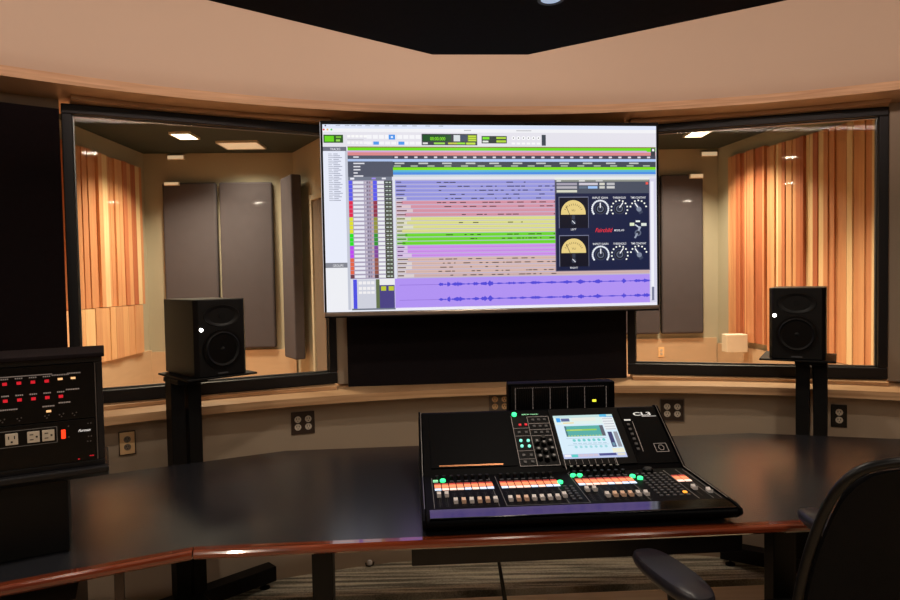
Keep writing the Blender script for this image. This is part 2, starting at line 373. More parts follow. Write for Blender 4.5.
polyR = [(.62, 3.62), (.62, 4.5), (1.45, 6.78), (2.80, 6.78), (2.93, 5.95), (3.55, 2.3), (3.6, 2.1)]+arcpts(52, 2.2, 3.94)
for nm, poly, lab in (('left', polyL, 'left'), ('right', polyR, 'right')):
    struct(MB().prism(poly, LCZ, LCZ+.05).build('ceiling_live_'+nm, 'dark_ceiling'), 'dark grey ceiling of the %s live room' % lab, 'ceiling')
    struct(MB().prism(poly, FZ-.04, FZ).build('floor_live_'+nm, 'live_floor_wood'), 'warm wooden floor of the %s live room' % lab, 'floor')
WZ = .74
inset = .02
struct(wall_seg([(-2.999, 2.6), (-3.028, 6.50)], FZ, WZ, .03, -1).build('baseboard_left', 'wainscot'), 'tan base panelling on the left side wall', 'baseboard')
struct(wall_seg([(-3.0, 6.518), (-1.57, 6.597)], FZ, WZ-.02, .03, -1).build('baseboard_far_left', 'wainscot'), 'tan base panelling on the far left wall', 'baseboard')
struct(wall_seg([(1.5, 6.778), (2.77, 6.778)], FZ, WZ, .03, -1).build('baseboard_far_right', 'wainscot'), 'tan base panelling on the far right wall', 'baseboard')
struct(wall_seg([(2.80, 6.74), (2.93, 5.95), (3.45, 2.9)], FZ, .685, .03, -1).build('baseboard_right', 'wainscot'), 'tan base panelling under the slatted wall', 'baseboard')
# slatted wooden walls
PAL = [lin(c_) for c_ in ((214, 150, 108), (224, 168, 122), (200, 126, 88), (240, 210, 164), (188, 112, 78), (216, 156, 112))]
def slats(a, b, z0, z1, side, wmin, wmax, light=0):
    a = Vector((*a, 0)); b = Vector((*b, 0)); L = (b-a).length; d = (b-a)/L; nrm = Vector((-d.y, d.x, 0))*side
    mb = MB(); t = 0; rnd = random.Random(int(L*1000)+light)
    while t < L-.01:
        wd = min(rnd.uniform(wmin, wmax), L-t); dep = rnd.choice((.03, .038, .046, .055)); cc = rnd.choice(PAL)
        if light: cc = tuple(min(1, x*.5+.5*y) for x, y in zip(cc, lin((240, 200, 150)))); dep = rnd.choice((.05, .058))
        p = a+d*t; q = a+d*(t+wd-.004)
        mb.prism([(p.x, p.y), (q.x, q.y), (q.x+nrm.x*dep, q.y+nrm.y*dep), (p.x+nrm.x*dep, p.y+nrm.y*dep)], z0, z1, cc)
        t += wd
    return mb
r = empty('slatted_wood_panel', (0, 0, 0), 0, 'slatted orange wood diffuser wall seen through the left window', 'wall panel')
slats((-3.012, 4.3), (-3.026, 6.36), 1.21, 2.53, -1, .05, .1).build('slat_panel', 'slat_wood', r, attr=True)
slats((-3.011, 4.3), (-3.026, 6.30), .745, 1.205, -1, .09, .16, 1).build('lower_slat_panel', 'slat_wood', r, attr=True)['label'] = 'paler lower band of flush wooden boards'
r = empty('slatted_wood_panel', (0, 0, 0), 0, 'wide slatted orange wood diffuser wall seen through the right window', 'wall panel')
slats((2.838, 6.54), (2.929, 5.95), .745, 2.56, -1, .03, .07).build('slat_panel', 'slat_wood', r, attr=True)
slats((2.929, 5.945), (3.18, 4.47), .69, 2.54, -1, .03, .08).build('slat_panel', 'slat_wood', r, attr=True)
# grey acoustic panels on far walls
def wall_panel(x0, x1, y, z0, z1, lab, rz=0, d=.07):
    o = MB().box(0, -d, 0, x1-x0, 0, z1-z0).build('acoustic_panel', 'grey_fabric', bevel=.02, seg=3); o.location = (x0, y, z0); o.rotation_euler = (0, 0, rz)
    return tag(o, lab, 'acoustic panel', 'grey acoustic panels beyond the glass')
wall_panel(-2.83, -2.31, 6.525, .75, 2.40, 'grey fabric acoustic panel, left of the pair on the far wall of the left room', .054)
wall_panel(-2.28, -1.76, 6.555, .74, 2.40, 'grey fabric acoustic panel, right of the pair on the far wall of the left room', .054)
wall_panel(1.62, 2.17, 6.775, .79, 2.43, 'grey fabric acoustic panel mostly hidden behind the right edge of the big screen')
wall_panel(2.19, 2.62, 6.775, .79, 2.43, 'grey fabric acoustic panel on the far wall of the right room beside the slatted wall')
o = MB().box(0, -.1, 0, .34, 0, 1.75).build('acoustic_panel', 'grey_fabric', bevel=.015, seg=3); o.location = (-1.56, 6.46, .66); o.rotation_euler = (0, 0, math.atan2(-.82, .5))
tag(o, 'narrow dark acoustic panel on the slanted wall just left of the big screen', 'acoustic panel', 'grey acoustic panels beyond the glass')
# door in the slanted wall
ang = math.atan2(-.82, .5); dr = empty('door_1', (-1.27, 6.10, FZ), ang, 'pale framed door in the slanted wall of the left live room', 'door', kind='structure')
mb = MB(); mb.box(0, -.03, 0, .05, 0, 2.15); mb.box(.77, -.03, 0, .82, 0, 2.15); mb.box(.05, -.03, 2.1, .77, 0, 2.15); mb.build('door_frame', 'live_wall', dr, bevel=.004)
MB().box(.05, -.015, .01, .77, 0, 2.1).build('door_leaf', 'plate_grey', dr)
MB().lathe([(.012, 0), (.012, .04), (.024, .045), (.026, .06), (.018, .07)], 16, 'y', (.70, -.085, 1.0)).build('door_handle', 'steel', dr, smooth=True)
# ceiling lights in live rooms
def clight(x, y, sx, sy, m, lab):
    r = empty('ceiling_light', (x, y, LCZ), 0, lab, 'ceiling light', 'square ceiling lights beyond the glass')
    f = MB(); t = .012; f.box(-sx, -sy, -.02, sx, -sy+t, 0); f.box(-sx, sy-t, -.02, sx, sy, 0); f.box(-sx, -sy+t, -.02, -sx+t, sy-t, 0); f.box(sx-t, -sy+t, -.02, sx, sy-t, 0)
    f.build('frame', 'white_box', r); MB().box(-sx+t, -sy+t, -.016, sx-t, sy-t, -.004).build('diffuser', m, r)
clight(-2.29, 5.72, .09, .12, 'lamp_on', 'bright square ceiling light beyond the left window')
clight(-1.93, 6.15, .19, .16, 'pale_light', 'pale dim trapezoid looking ceiling panel beyond the left window')
clight(2.29, 6.0, .09, .12, 'lamp_on', 'bright square ceiling light beyond the right window')
clight(-1.7, 4.2, .12, .12, 'lamp_on', 'ceiling light over the near part of the left live room')
clight(1.8, 4.3, .12, .12, 'lamp_on', 'ceiling light over the near part of the right live room')
def lamp_ghost(x, y, z, w_, h_, lab):  # glowing bars stand in for ceiling lamps mirrored in the window glass
    r = empty('lamp_reflection', (x, y, z), 0, lab, 'lamp reflection', 'small pale lamp reflections modelled beyond the glass')
    MB().box(-w_/2, -.03, -h_/2, w_/2, 0, h_/2).build('housing', 'white_box', r, bevel=.004)  # body of the bar that stands in for the mirrored lamp
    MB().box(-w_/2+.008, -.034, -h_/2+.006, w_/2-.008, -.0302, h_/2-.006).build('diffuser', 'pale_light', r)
lamp_ghost(-2.70, 6.53, 2.655, .17, .045, 'upper small pale lamp reflection built as a glowing bar at the ceiling line of the left live room')
lamp_ghost(-2.72, 6.458, 2.385, .15, .035, 'lower small pale lamp reflection built as a glowing bar at the top of the left grey panel')
lamp_ghost(2.70, 6.775, 2.64, .17, .05, 'upper small pale lamp reflection built as a glowing bar at the ceiling line of the right live room')
lamp_ghost(2.54, 6.70, 2.405, .14, .045, 'lower small pale lamp reflection built as a glowing bar at the top of the right room grey panel')
o = MB().box(0, 0, 0, .2, .12, .17).build('utility_box', 'white_box', bevel=.006); o.location = (2.66, 6.42, .63)
tag(o, 'small white box low in the corner by the slatted wall of the right live room', 'box')
o.location = (2.615, 6.14, .655)

# ------------------------------------------------------------------ OUTLETS
def recept(mb, mb2, cx, cz, r=.0165):
    mb.lathe([(r, 0), (r, .003), (r*.94, .0045)], 18, 'y', (cx, -.0106, cz))
    for dx in (-.006, .006): mb2.box(cx+dx-.0014, -.0112, cz-.001, cx+dx+.0014, -.0103, cz+.008)
    mb2.lathe([(.0025, 0), (.0025, .0009)], 8, 'y', (cx, -.0112, cz-.008))
def outlet(loc, rz, cols, plate, face, lab, edge=None, sc=.9):
    r = empty('wall_outlet', loc, rz, lab, 'wall outlet'); r.scale = (sc, sc, sc)
    w_ = .07 if cols == 1 else .116; h_ = .114
    MB().box(-w_/2, -.006, -h_/2, w_/2, 0, h_/2).build('cover_plate', plate, r, bevel=.002)
    if edge:
        f = MB(); e = .004; W_ = w_/2+e; H_ = h_/2+e
        f.box(-W_, -.008, -H_, W_, 0, -h_/2); f.box(-W_, -.008, h_/2, W_, 0, H_); f.box(-W_, -.008, -h_/2, -w_/2, 0, h_/2); f.box(w_/2, -.008, -h_/2, W_, 0, h_/2)
        f.build('plate_rim', edge, r)
    for cx in ([0] if cols == 1 else [-.026, .026]):
        for cz in (-.0195, .0195):
            a = MB(); b = MB(); recept(a, b, cx, cz); k = a.build('receptacle', face, r, smooth=True); b.build('slots', 'slot_dark', k)
    return r
def on_wall(x, R=3.498): return (x, CY+math.sqrt(R*R-(x-CX)**2))
def ang_at(x, y): return -math.atan2(x-CX, y-CY)
for x, z, cols, pl, fa, ed, lab in (
    (-1.335, .757, 1, 'outlet_tan', 'plate_grey', 'plate_brown', 'tan duplex wall outlet with a dark rim between the equipment rack and left speaker stand'),
    (-.683, .760, 2, 'plate_brown', 'outlet_ivory', None, 'dark brown four-socket outlet below the left window'),
    (.232, .800, 2, 'plate_grey', 'outlet_tan', None, 'pale grey four-socket outlet partly hidden behind the console display'),
    (1.057, .757, 2, 'plate_brown', 'outlet_ivory', 'plate_grey', 'brown four-socket outlet behind the right corner of the console'),
    (1.745, .757, 1, 'gloss_black', 'outlet_ivory', None, 'black duplex outlet with white sockets right of the right speaker stand')):
    y = on_wall(x)[1]; outlet((x, y, z), ang_at(x, y), cols, pl, fa, lab, ed, .80 if x < -1 else .9)
outlet((2.19, 6.747, .60), 0, 1, 'outlet_tan', 'outlet_ivory', 'small outlet low on the far wall beyond the right window')

# ------------------------------------------------------------------ THE BIG SCREEN
class Canvas:   # flat drawing on a lit screen; X,Y are layout units of the screen's own artwork
    def __init__(s_, corners, ref, W, H):
        A = []; B = []
        for (x, y), (u, v) in zip(corners, ((0, 1), (1, 1), (1, 0), (0, 0))):
            A.append([x, y, 1, 0, 0, 0, -u*x, -u*y]); B.append(u); A.append([0, 0, 0, x, y, 1, -v*x, -v*y]); B.append(v)
        h = np.linalg.solve(np.array(A, float), np.array(B, float)); s_.h = np.append(h, 1).reshape(3, 3); s_.ref = ref; s_.W = W; s_.H = H; s_.mb = MB(); s_.n = 0
    def uv(s_, X, Y):
        p = s_.h @ np.array([X, s_.ref[1], 1]); q = s_.h @ np.array([s_.ref[0], Y, 1]); return p[0]/p[2]*s_.W, q[1]/q[2]*s_.H
    def pt(s_, X, Y, l): x, z = s_.uv(X, Y); return (x, -l*.00025, z)
    def rect(s_, x0, y0, x1, y1, c_, l=1):
        s_.mb.add([s_.pt(x0, y1, l), s_.pt(x1, y1, l), s_.pt(x1, y0, l), s_.pt(x0, y0, l)], [(0, 1, 2, 3)], lin(c_))
    def poly(s_, pts, c_, l=1): s_.mb.add([s_.pt(x, y, l) for x, y in pts], [tuple(range(len(pts)))], lin(c_))
    def disc(s_, cx, cy, r, c_, l=1, n=18, a0=0, a1=360, asp=1):
        pts = [(cx+r*math.cos(math.radians(a)), cy-r*asp*math.sin(math.radians(a))) for a in np.linspace(a0, a1, n, endpoint=(a1-a0 < 360))]
        s_.poly(pts[::-1], c_, l)
    def line(s_, x0, y0, x1, y1, w_, c_, l=1):
        dx, dy = x1-x0, y1-y0; L = math.hypot(dx, dy) or 1; nx, ny = -dy/L*w_/2, dx/L*w_/2
        s_.poly([(x0+nx, y0+ny), (x1+nx, y1+ny), (x1-nx, y1-ny), (x0-nx, y0-ny)], c_, l)
    def text(s_, t, x, y, size, c_, l=2, shear=0, align='LEFT', bold=0, wx=1):
        add_text(s_.mb, t, size, lambda a, b: s_.pt(x+a, y-b, l), align, shear, bold, wx, lin(c_))
TA = Vector((-.5606, 2.90)); TB = Vector((.9832, 3.0537)); TW = (TB-TA).length; TANG = math.atan2((TB-TA).y, (TB-TA).x); TH = .874
tv = empty('television', (TA.x, TA.y, 1.240), TANG, 'large flat screen showing audio tracks, mounted between the two windows', 'television')
bz = MB(); e = .0095; eb = .026
bz.box(0, -.004, eb, e, .05, TH); bz.box(TW-e, -.004, eb, TW, .05, TH); bz.box(e, -.004, TH-.015, TW-e, .05, TH); bz.box(e, .001, eb, TW-e, .05, TH-.015)
bz.build('bezel', 'bezel_black', tv, bevel=.0015)
mb = MB(); mb.box(0, -.004, .006, TW, .05, eb-.002); mb.build('lower_bezel', 'bezel_silver', tv, bevel=.003)['label'] = 'shiny pale lower bezel strip'
MB().box(0, -.004, 0, TW, .045, .0055).build('bottom_edge', 'bezel_black', tv)
mb = MB(); add_text(mb, 'LG', .010, lambda a, b: (TW/2+a, -.0045, .008+b), 'CENTER'); mb.build('maker_mark', 'grey_line', tv)
MB().box(.25, .05, .12, TW-.25, .085, TH-.12).build('back_housing', 'plastic_black', tv, bevel=.01)
mb = MB(); mb.box(.6, .085, .3, .95, .20, .6); mb.build('wall_bracket', 'metal_black', tv)
SW, SH = TW-2*e, TH-.015-eb
cv = Canvas([(322.6, 123), (656.4, 126), (654.8, 309.2), (325.4, 311.8)], (430, 220), SW, SH)
R_ = cv.rect
R_(321.6, 121.5, 656.9, 311, (238, 239, 247), 0)
R_(323, 123, 656, 128, (222, 230, 250)); R_(323, 128, 656, 131.5, (242, 242, 246)); R_(323, 131.5, 656, 146, (229, 227, 236))
cv.disc(327, 125.2, .8, (70, 70, 80), 2)
for i, t in enumerate((337, 346, 352, 358, 366, 375, 385, 393, 402, 412, 425, 438)): R_(t, 124.6, t+4.5, 125.6, (180, 188, 205), 2)
for x, c_ in ((325.3, (235, 70, 90)), (329, (235, 190, 90)), (332.8, (90, 205, 110))): cv.disc(x, 129.2, .95, c_, 2)
R_(463, 128.9, 470, 130, (190, 190, 196), 2); R_(515, 129, 530, 130, (195, 195, 200), 2)
R_(324.8, 134.3, 344, 142.4, (52, 92, 40), 2); R_(326, 135.6, 335, 141.2, (108, 215, 35), 3); R_(337, 135.8, 342, 137.6, (120, 190, 60), 3); R_(337, 139, 341, 141, (150, 215, 90), 3)
for x0 in range(348, 365, 4): R_(x0, 134.5, x0+3.2, 137, (250, 250, 250), 2); R_(x0, 141, x0+3, 143.5, (244, 244, 246), 2)
R_(348, 139, 364, 139.6, (190, 188, 196), 2)
for x0 in range(367, 417, 6): R_(x0, 134.3, x0+5, 138.2, (246, 246, 250), 2); R_(x0, 141, x0+5, 144, (244, 244, 248), 2)
R_(388.6, 134, 395, 139, (80, 150, 235), 3); R_(373.4, 141, 379, 144.2, (85, 155, 235), 3); R_(398, 141, 404, 144.2, (85, 155, 235), 3); R_(390.8, 135.6, 392.8, 137.4, (240, 245, 255), 4)
R_(421, 133, 476, 144.6, (62, 66, 74), 2); R_(422, 134, 421+28.8, 140.7, (30, 82, 42), 3)
cv.text('00:00.000', 429.3, 139.6, 4.8, (140, 240, 30), 5, wx=.80, bold=.03)
R_(452.6, 134.2, 459, 140.6, (215, 222, 225), 3); R_(459.5, 134.2, 466, 140.6, (60, 74, 98), 3)
R_(466.5, 134.2, 475.4, 140.8, (120, 150, 40), 3)
for k in range(3): R_(467.2, 134.7+k*2.1, 474.8, 136+k*2.1, (198, 226, 60), 4)
R_(422, 141.8, 427, 143.6, (222, 222, 222), 4); R_(433, 141.8, 443.8, 143.6, (150, 220, 80), 4); R_(447, 141.8, 456, 143.6, (190, 200, 70), 4); R_(456, 141.8, 464, 143.6, (140, 220, 40), 4); R_(465, 141.8, 474, 143.8, (190, 225, 60), 4)
R_(480.3, 135, 505.4, 142.6, (50, 62, 60), 2); R_(481.3, 136, 488, 138.5, (120, 225, 40), 3); R_(495, 136, 504.6, 138, (175, 215, 60), 3); R_(495, 139.4, 504.6, 141.6, (175, 215, 60), 3); R_(481.3, 139.8, 487, 141.6, (225, 235, 225), 3)
for k in range(6): cv.disc(512+k*5.0, 137, 1.9, (250, 250, 252), 2); cv.disc(512+k*5.0, 137, .6, (70, 70, 80), 3); R_(510.2+k*5.0, 141.6, 513.6+k*5.0, 143.6, (248, 248, 250), 2)
R_(540.2, 133.6, 544.3, 144.8, (66, 74, 84), 2)
# left list column
R_(322.8, 146.3, 347, 150.6, (112, 114, 128)); cv.text('TRACKS', 331, 149.9, 3.4, (240, 240, 245), 3, wx=.8)
R_(323, 150.6, 346, 262, (232, 236, 250)); R_(345.4, 150.6, 348, 309, (196, 200, 214), 2)
for k in range(27):
    y = 153.2+k*1.78; R_(329, y, 332.5+(k % 3), y+.8, (178, 182, 198), 2); R_(334, y, 338.5+(k*7 % 5), y+.8, (160, 164, 184), 2)
R_(324, 262, 348, 267, (130, 132, 142)); cv.text('GROUPS', 331, 266, 3.4, (235, 235, 240), 3, wx=.8); R_(325, 267, 346.4, 309.2, (238, 239, 244))
# rulers
def band(y0, y1, c_, x0=348, x1=655, l=1): R_(x0, y0, x1, y1, c_, l)
band(146, 147.2, (140, 130, 70)); band(147.2, 150, (110, 220, 30)); band(150, 151.8, (214, 170, 214)); band(151.8, 155, (218, 138, 140)); band(155, 158.6, (72, 72, 88))
band(158.6, 161.3, (176, 200, 244)); band(161.3, 167, (70, 76, 86)); band(167, 169.8, (128, 225, 20)); band(169.8, 172, (92, 178, 214)); band(172, 174.4, (78, 142, 226)); band(174.4, 176.4, (200, 214, 224)); band(176.4, 179.4, (226, 226, 236))
for k in range(27): R_(394+k*9.7, 156, 397.2+k*9.7, 157.7, (222, 216, 226), 2)
for k in range(11): R_(394+k*23.4, 162.2, 403.5+k*23.4, 163.7, (196, 200, 196), 2)
for k in range(16): R_(393+k*16.6, 165, 400+k*16.6, 166.3, (176, 190, 170), 2)
R_(646, 147, 655, 151, (110, 220, 30), 2); R_(650, 147.2, 654.5, 155, (60, 66, 70), 3); R_(651.3, 148, 653.5, 150.4, (245, 245, 250), 4)
R_(348, 155, 392.2, 176.4, (84, 88, 104), 3); R_(348, 158.6, 392.2, 161, (176, 196, 236), 4)
for y, t in ((156, 'BARS'), (162.4, 'MIN:SECS'), (165.6, 'TEMPO'), (168.7, 'METER'), (171.9, 'KEY'), (175, 'MARKERS')): R_(353.5, y, 353.5+len(t)*1.35, y+1.3, (224, 224, 232), 5)
R_(348, 176.4, 391, 180, (116, 122, 138), 3); R_(350, 177.3, 354, 179.2, (235, 235, 245), 4); R_(371, 177.3, 375, 179, (160, 140, 235), 4); R_(381, 177.3, 385, 179, (225, 225, 235), 4)
# tracks
rows = [((92, 92, 235), (152, 152, 226))]*5+[((225, 40, 80), (216, 150, 168))]*4+[((222, 222, 50), (222, 222, 142))]*4+[((40, 225, 30), (112, 218, 50))]*3+[((190, 70, 240), (206, 146, 236))]*3+[((226, 100, 70), (216, 184, 176))]*4+[((110, 60, 70), (208, 178, 176))]
rnd = random.Random(3); y0 = 180.2; rh = (278.3-180.2)/len(rows)
R_(348, 179.8, 391.5, 278.6, (168, 160, 184), 1); R_(391.5, 179.4, 394, 308.8, (222, 226, 236), 3); R_(394, 179.4, 648, 278.8, (186, 180, 210), 1)
for i, (tab, fill) in enumerate(rows):
    y = y0+i*rh
    R_(348.3, y, 352, y+rh-.35, tab, 2); R_(352.6, y+.7, 363, y+rh-.9, (232, 232, 242), 3)
    for k in range(4): R_(364+k*2.1, y+.9, 365.3+k*2.1, y+rh-1.1, ((206, 196, 206), (120, 112, 130), (150, 120, 140), (214, 170, 170))[k], 3)
    mid = tuple(int(a*.55) for a in tab); R_(372.2, y, 376, y+rh-.3, tab if i < 5 else tuple(int(a*.5+35) for a in tab), 3)
    R_(376.4, y+.6, 383, y+rh-.8, (236, 238, 240), 4); R_(383.2, y, 391, y+rh-.2, (60, 68, 64) if i < 5 else (66, 72, 50), 4); R_(384.5, y+1.3, 387, y+2.6, (190, 200, 196), 5); R_(387.8, y+1.3, 390, y+2.6, (190, 205, 190), 5)
    st = 394 if i < 4 else 394+rnd.choice((6, 9, 11, 15, 17))
    R_(394.4, y+.3, 650, y+rh-.45, tuple(int(a*.4+.6*225) for a in fill), 2)
    R_(st, y+.25, 650, y+rh-.5, fill, 3)
    R_(395, y+1.2, 400+(i*5 % 6), y+2.5, tuple(int(a*.55) for a in fill), 4); R_(st, y+rh*.5, 650, y+rh*.5+.28, tuple(int(a*.82) for a in fill), 4)
    dark = tuple(int(a*.38) for a in fill)
    if i in (0, 1, 2, 3, 4, 5, 6, 8, 10, 13, 14, 19, 20, 21, 22, 23):
        x = 434+rnd.random()*4
        while x < 552:
            L = rnd.uniform(1.2, 7)
            if rnd.random() < (.75 if i in (1, 5, 6, 20, 22, 23) else .42): R_(x, y+rh*.5-.45, x+L, y+rh*.5+.5, dark, 5)
            x += L+rnd.uniform(.8, 4)
# selected stereo track
R_(391.8, 278.8, 652, 308.2, (176, 146, 242), 4); R_(348, 278.6, 351, 309, (222, 222, 232), 3); R_(350.6, 279, 354.4, 308, (78, 80, 224), 5)
R_(354.6, 279, 373, 308, (206, 208, 220), 5)
for y, h_ in ((281, 3), (286.5, 3), (291, 2.4)):
    for k in range(4): R_(356+k*4.1, y, 359.3+k*4.1, y+h_, (240, 238, 240), 6)
R_(373, 279, 376.6, 308, (98, 112, 76), 5); R_(376.6, 279, 391.4, 285, (236, 236, 238), 5); R_(376.6, 285, 391.4, 308, (74, 66, 130), 5); R_(378, 286.2, 383, 290.6, (190, 200, 50), 6); R_(385.5, 286.2, 390.6, 290.6, (190, 200, 50), 6)
R_(349, 308, 392, 309.6, (110, 118, 134), 6); R_(392, 308, 655, 309.6, (236, 232, 246), 4)
for yc in (285.4, 300.6):
    R_(396, yc-.2, 436, yc+.2, (130, 100, 205), 5)
    segs = [(435, 440, 2.6), (440.5, 443, 1.6), (443.5, 447, 4.4), (448, 461, 3.0), (462, 468, 1.0), (468, 476, 2.2), (477, 484, 3.6), (484, 490, 3.6), (491, 501, 1.2), (502, 514, 1.8), (514, 524, 1.6), (525, 540, 2.0), (541, 555, 1.7), (556, 572, 2.2), (573, 583, 2.6), (584, 590, 1.2), (590, 600, 3.0), (601, 618, 1.0), (619, 624, 3.2), (625, 632, .8), (632, 640, 2.6), (640, 648, 3.0)]
    for a, b, h_ in segs:
        top = []; bot = []; x = a
        while x < b:
            k = h_*rnd.uniform(.35, 1)*math.sin(PI*max(.12, min(.88, (x-a)/(b-a)))); top.append((x, yc-k)); bot.append((x, yc+k*.9)); x += .8
        if len(top) > 1: cv.poly(bot+top[::-1], (82, 74, 216), 6)
    R_(436, yc-.35, 650, yc+.35, (96, 86, 220), 5)
# scroll bars
R_(648, 179, 655, 308, (214, 212, 232), 5); R_(649.5, 182, 652.5, 305, (240, 240, 248), 6); R_(650, 292, 652.4, 306, (120, 124, 150), 7)
# plug-in window
R_(552.6, 177.6, 648.4, 180, (232, 236, 232), 6); R_(552.6, 180, 648.4, 274.4, (98, 90, 112), 6); R_(553.4, 180, 647.6, 182, (142, 146, 138), 7); R_(553.4, 182, 647.6, 194.2, (74, 80, 96), 7); R_(553.4, 194.2, 647.6, 273.6, (24, 32, 66), 7)
for a, b, y, c_ in ((554.5, 559, 180.6, (230, 230, 230)), (577, 583, 180.6, (230, 230, 230)), (594, 601, 180.6, (210, 210, 210)), (554.5, 575, 183.2, (166, 160, 176)), (554.5, 575, 186.7, (184, 180, 188)), (577, 596, 183.2, (206, 200, 212)), (577, 585, 186.7, (96, 110, 130)), (586, 595.6, 186.7, (160, 196, 246)), (597.6, 603, 183.2, (214, 212, 200)), (597.6, 603, 186.7, (206, 206, 200)), (605, 613, 183.2, (190, 190, 194)), (605, 613, 186.7, (206, 206, 206)), (554.5, 575, 190.6, (214, 214, 196))):
    R_(a, y, b, y+(1.2 if y < 181 else 2.5), c_, 8)
R_(644.5, 182.6, 647, 185.2, (240, 90, 80), 8)
for oy in (0, 39.6):
    R_(556.4, 197.6+oy, 586.4, 230+oy, (120, 124, 150), 8); R_(557, 198.4+oy, 586, 230+oy, (14, 16, 34), 9)
    cx, cy = 571, 213.6+oy
    pts = [(cx-12.4, cy+2.4)]+[(cx+12.4*math.cos(math.radians(a)), cy+1-13.5*math.sin(math.radians(a))) for a in np.linspace(180, 0, 22)][0:]+[(cx+12.4, cy+2.4)]
    cv.poly(pts[::-1], (232, 206, 132), 10)
    for a in np.linspace(150, 30, 11): cv.line(cx+8.6*math.cos(math.radians(a)), cy+2-9*math.sin(math.radians(a)), cx+10.6*math.cos(math.radians(a)), cy+2-11*math.sin(math.radians(a)), .5, (120, 96, 60), 11)
    cv.text('VU', cx, cy-1, 3, (110, 86, 52), 11, align='CENTER')
    cv.line(cx-1.5, cy+8, cx-7.5, cy-7, .5, (60, 40, 30), 12)
    R_(cx-1.6, cy+3, cx+1.6, cy+7.4, (52, 58, 76), 11); cv.disc(cx, cy+10.4, 2.4, (62, 68, 86), 11); cv.line(cx-1.4, cy+8.6, cx+1.6, cy+11.8, .8, (220, 222, 230), 12)
    cv.text('LEFT' if oy == 0 else 'RIGHT', cx, cy+18.6, 2.7, (235, 235, 240), 12, align='CENTER', bold=.01)
for (ky, ly) in ((210.3, 199.8), (257.8, 247.6)):
    for j, (kx, t) in enumerate(((598.2, 'INPUT GAIN'), (617.6, 'THRESHOLD'), (636.8, 'TIME CONSTANT'))):
        cv.text(t, kx, ly, 3.0, (240, 240, 244), 9, align='CENTER', wx=(.95, .78, .66)[j], bold=.015)
        nt_ = (21, 11, 7)[j]; rng = (215, -35) if j < 2 else (165, 15)
        for a in np.linspace(*rng, nt_): cv.disc(kx+8.2*math.cos(math.radians(a)), ky-8.6*math.sin(math.radians(a)), (1.05, .95, .95)[j], (228, 232, 240) if j == 0 else (244, 244, 236), 9, 8)
        if j < 2:
            cv.disc(kx, ky, 5.8, (56, 62, 84), 9, 20); cv.disc(kx, ky, 4.8, (14, 16, 30), 10, 20); cv.disc(kx, ky, 3.4, (112, 120, 140), 11, 18); cv.disc(kx, ky, 2.6, (40, 46, 66), 12, 18)
            cv.line(kx, ky-1, kx+(0 if j == 0 else 3.6), ky-6.4, 1.1, (240, 240, 246), 13)
        else:
            cv.line(kx-3.4, ky-5.6, kx+3.2, ky+5, 4.2, (60, 68, 92), 10); cv.line(kx-3.6, ky-6, kx-.6, ky-1.4, 1.2, (236, 238, 244), 12); cv.disc(kx+.6, ky+.6, 2.6, (130, 138, 158), 11, 14)
cv.text('Fairchild', 592.6, 234.4, 6.0, (235, 50, 60), 9, shear=.35, wx=.84, bold=.05); cv.text('MODEL 670', 612.2, 233.6, 2.7, (240, 240, 246), 9, wx=.72, bold=.02)
R_(634, 222.6, 638.4, 224.4, (236, 240, 236), 9); R_(628, 225, 632.6, 228.2, (222, 232, 200), 9); R_(639.6, 225.4, 645, 228.4, (222, 228, 220), 9); cv.line(633.4, 227, 637.5, 230, 1.4, (200, 208, 222), 10)
cv.line(638.8, 229, 636.6, 233.4, 2, (170, 178, 196), 10); cv.disc(636.2, 235.6, 3.4, (96, 104, 126), 10, 14); cv.disc(636.2, 235.6, 2, (34, 40, 60), 11, 14); cv.line(635.6, 236, 633, 241, 1.8, (150, 158, 178), 12)
sc = cv.mb.build('screen', 'screen_light', tv, attr=True); sc.location = (e, -.0002, eb)

# ------------------------------------------------------------------ DESK
DZ = .75
F_ = [(-2.1, .886), (-.65, 1.601), (1.32, 1.731), (2.15, 1.36)]       # front edge
Bk = [(2.35, 2.36), (1.672, 2.539), (1.225, 2.655), (-.648, 2.507), (-1.024, 2.323), (-2.3, 1.697)]
desk = empty('mixing_desk', (0, 0, 0), 0, 'long black-topped mixing desk with a glossy reddish wood front edge', 'desk')
def inward(p, q, d): v = Vector(q)-Vector(p); n_ = Vector((-v.y, v.x)).normalized(); return n_*d
e_w = .022
def off_front(d):
    pts = [Vector(p) for p in F_]; outp = []
    for i, p in enumerate(pts):
        ns = []
        if i > 0: ns.append(inward(pts[i-1], p, 1))
        if i < len(pts)-1: ns.append(inward(p, pts[i+1], 1))
        n_ = sum(ns, Vector((0, 0))).normalized(); k = d/max(.3, n_.dot(ns[0])); outp.append(p+n_*k)
    return outp
inn = [Vector(p) for p in F_]; outer = off_front(-.031)
MB().prism([tuple(p) for p in inn]+Bk, .728, DZ).build('desk_top', 'desk_black', desk, bevel=.002)
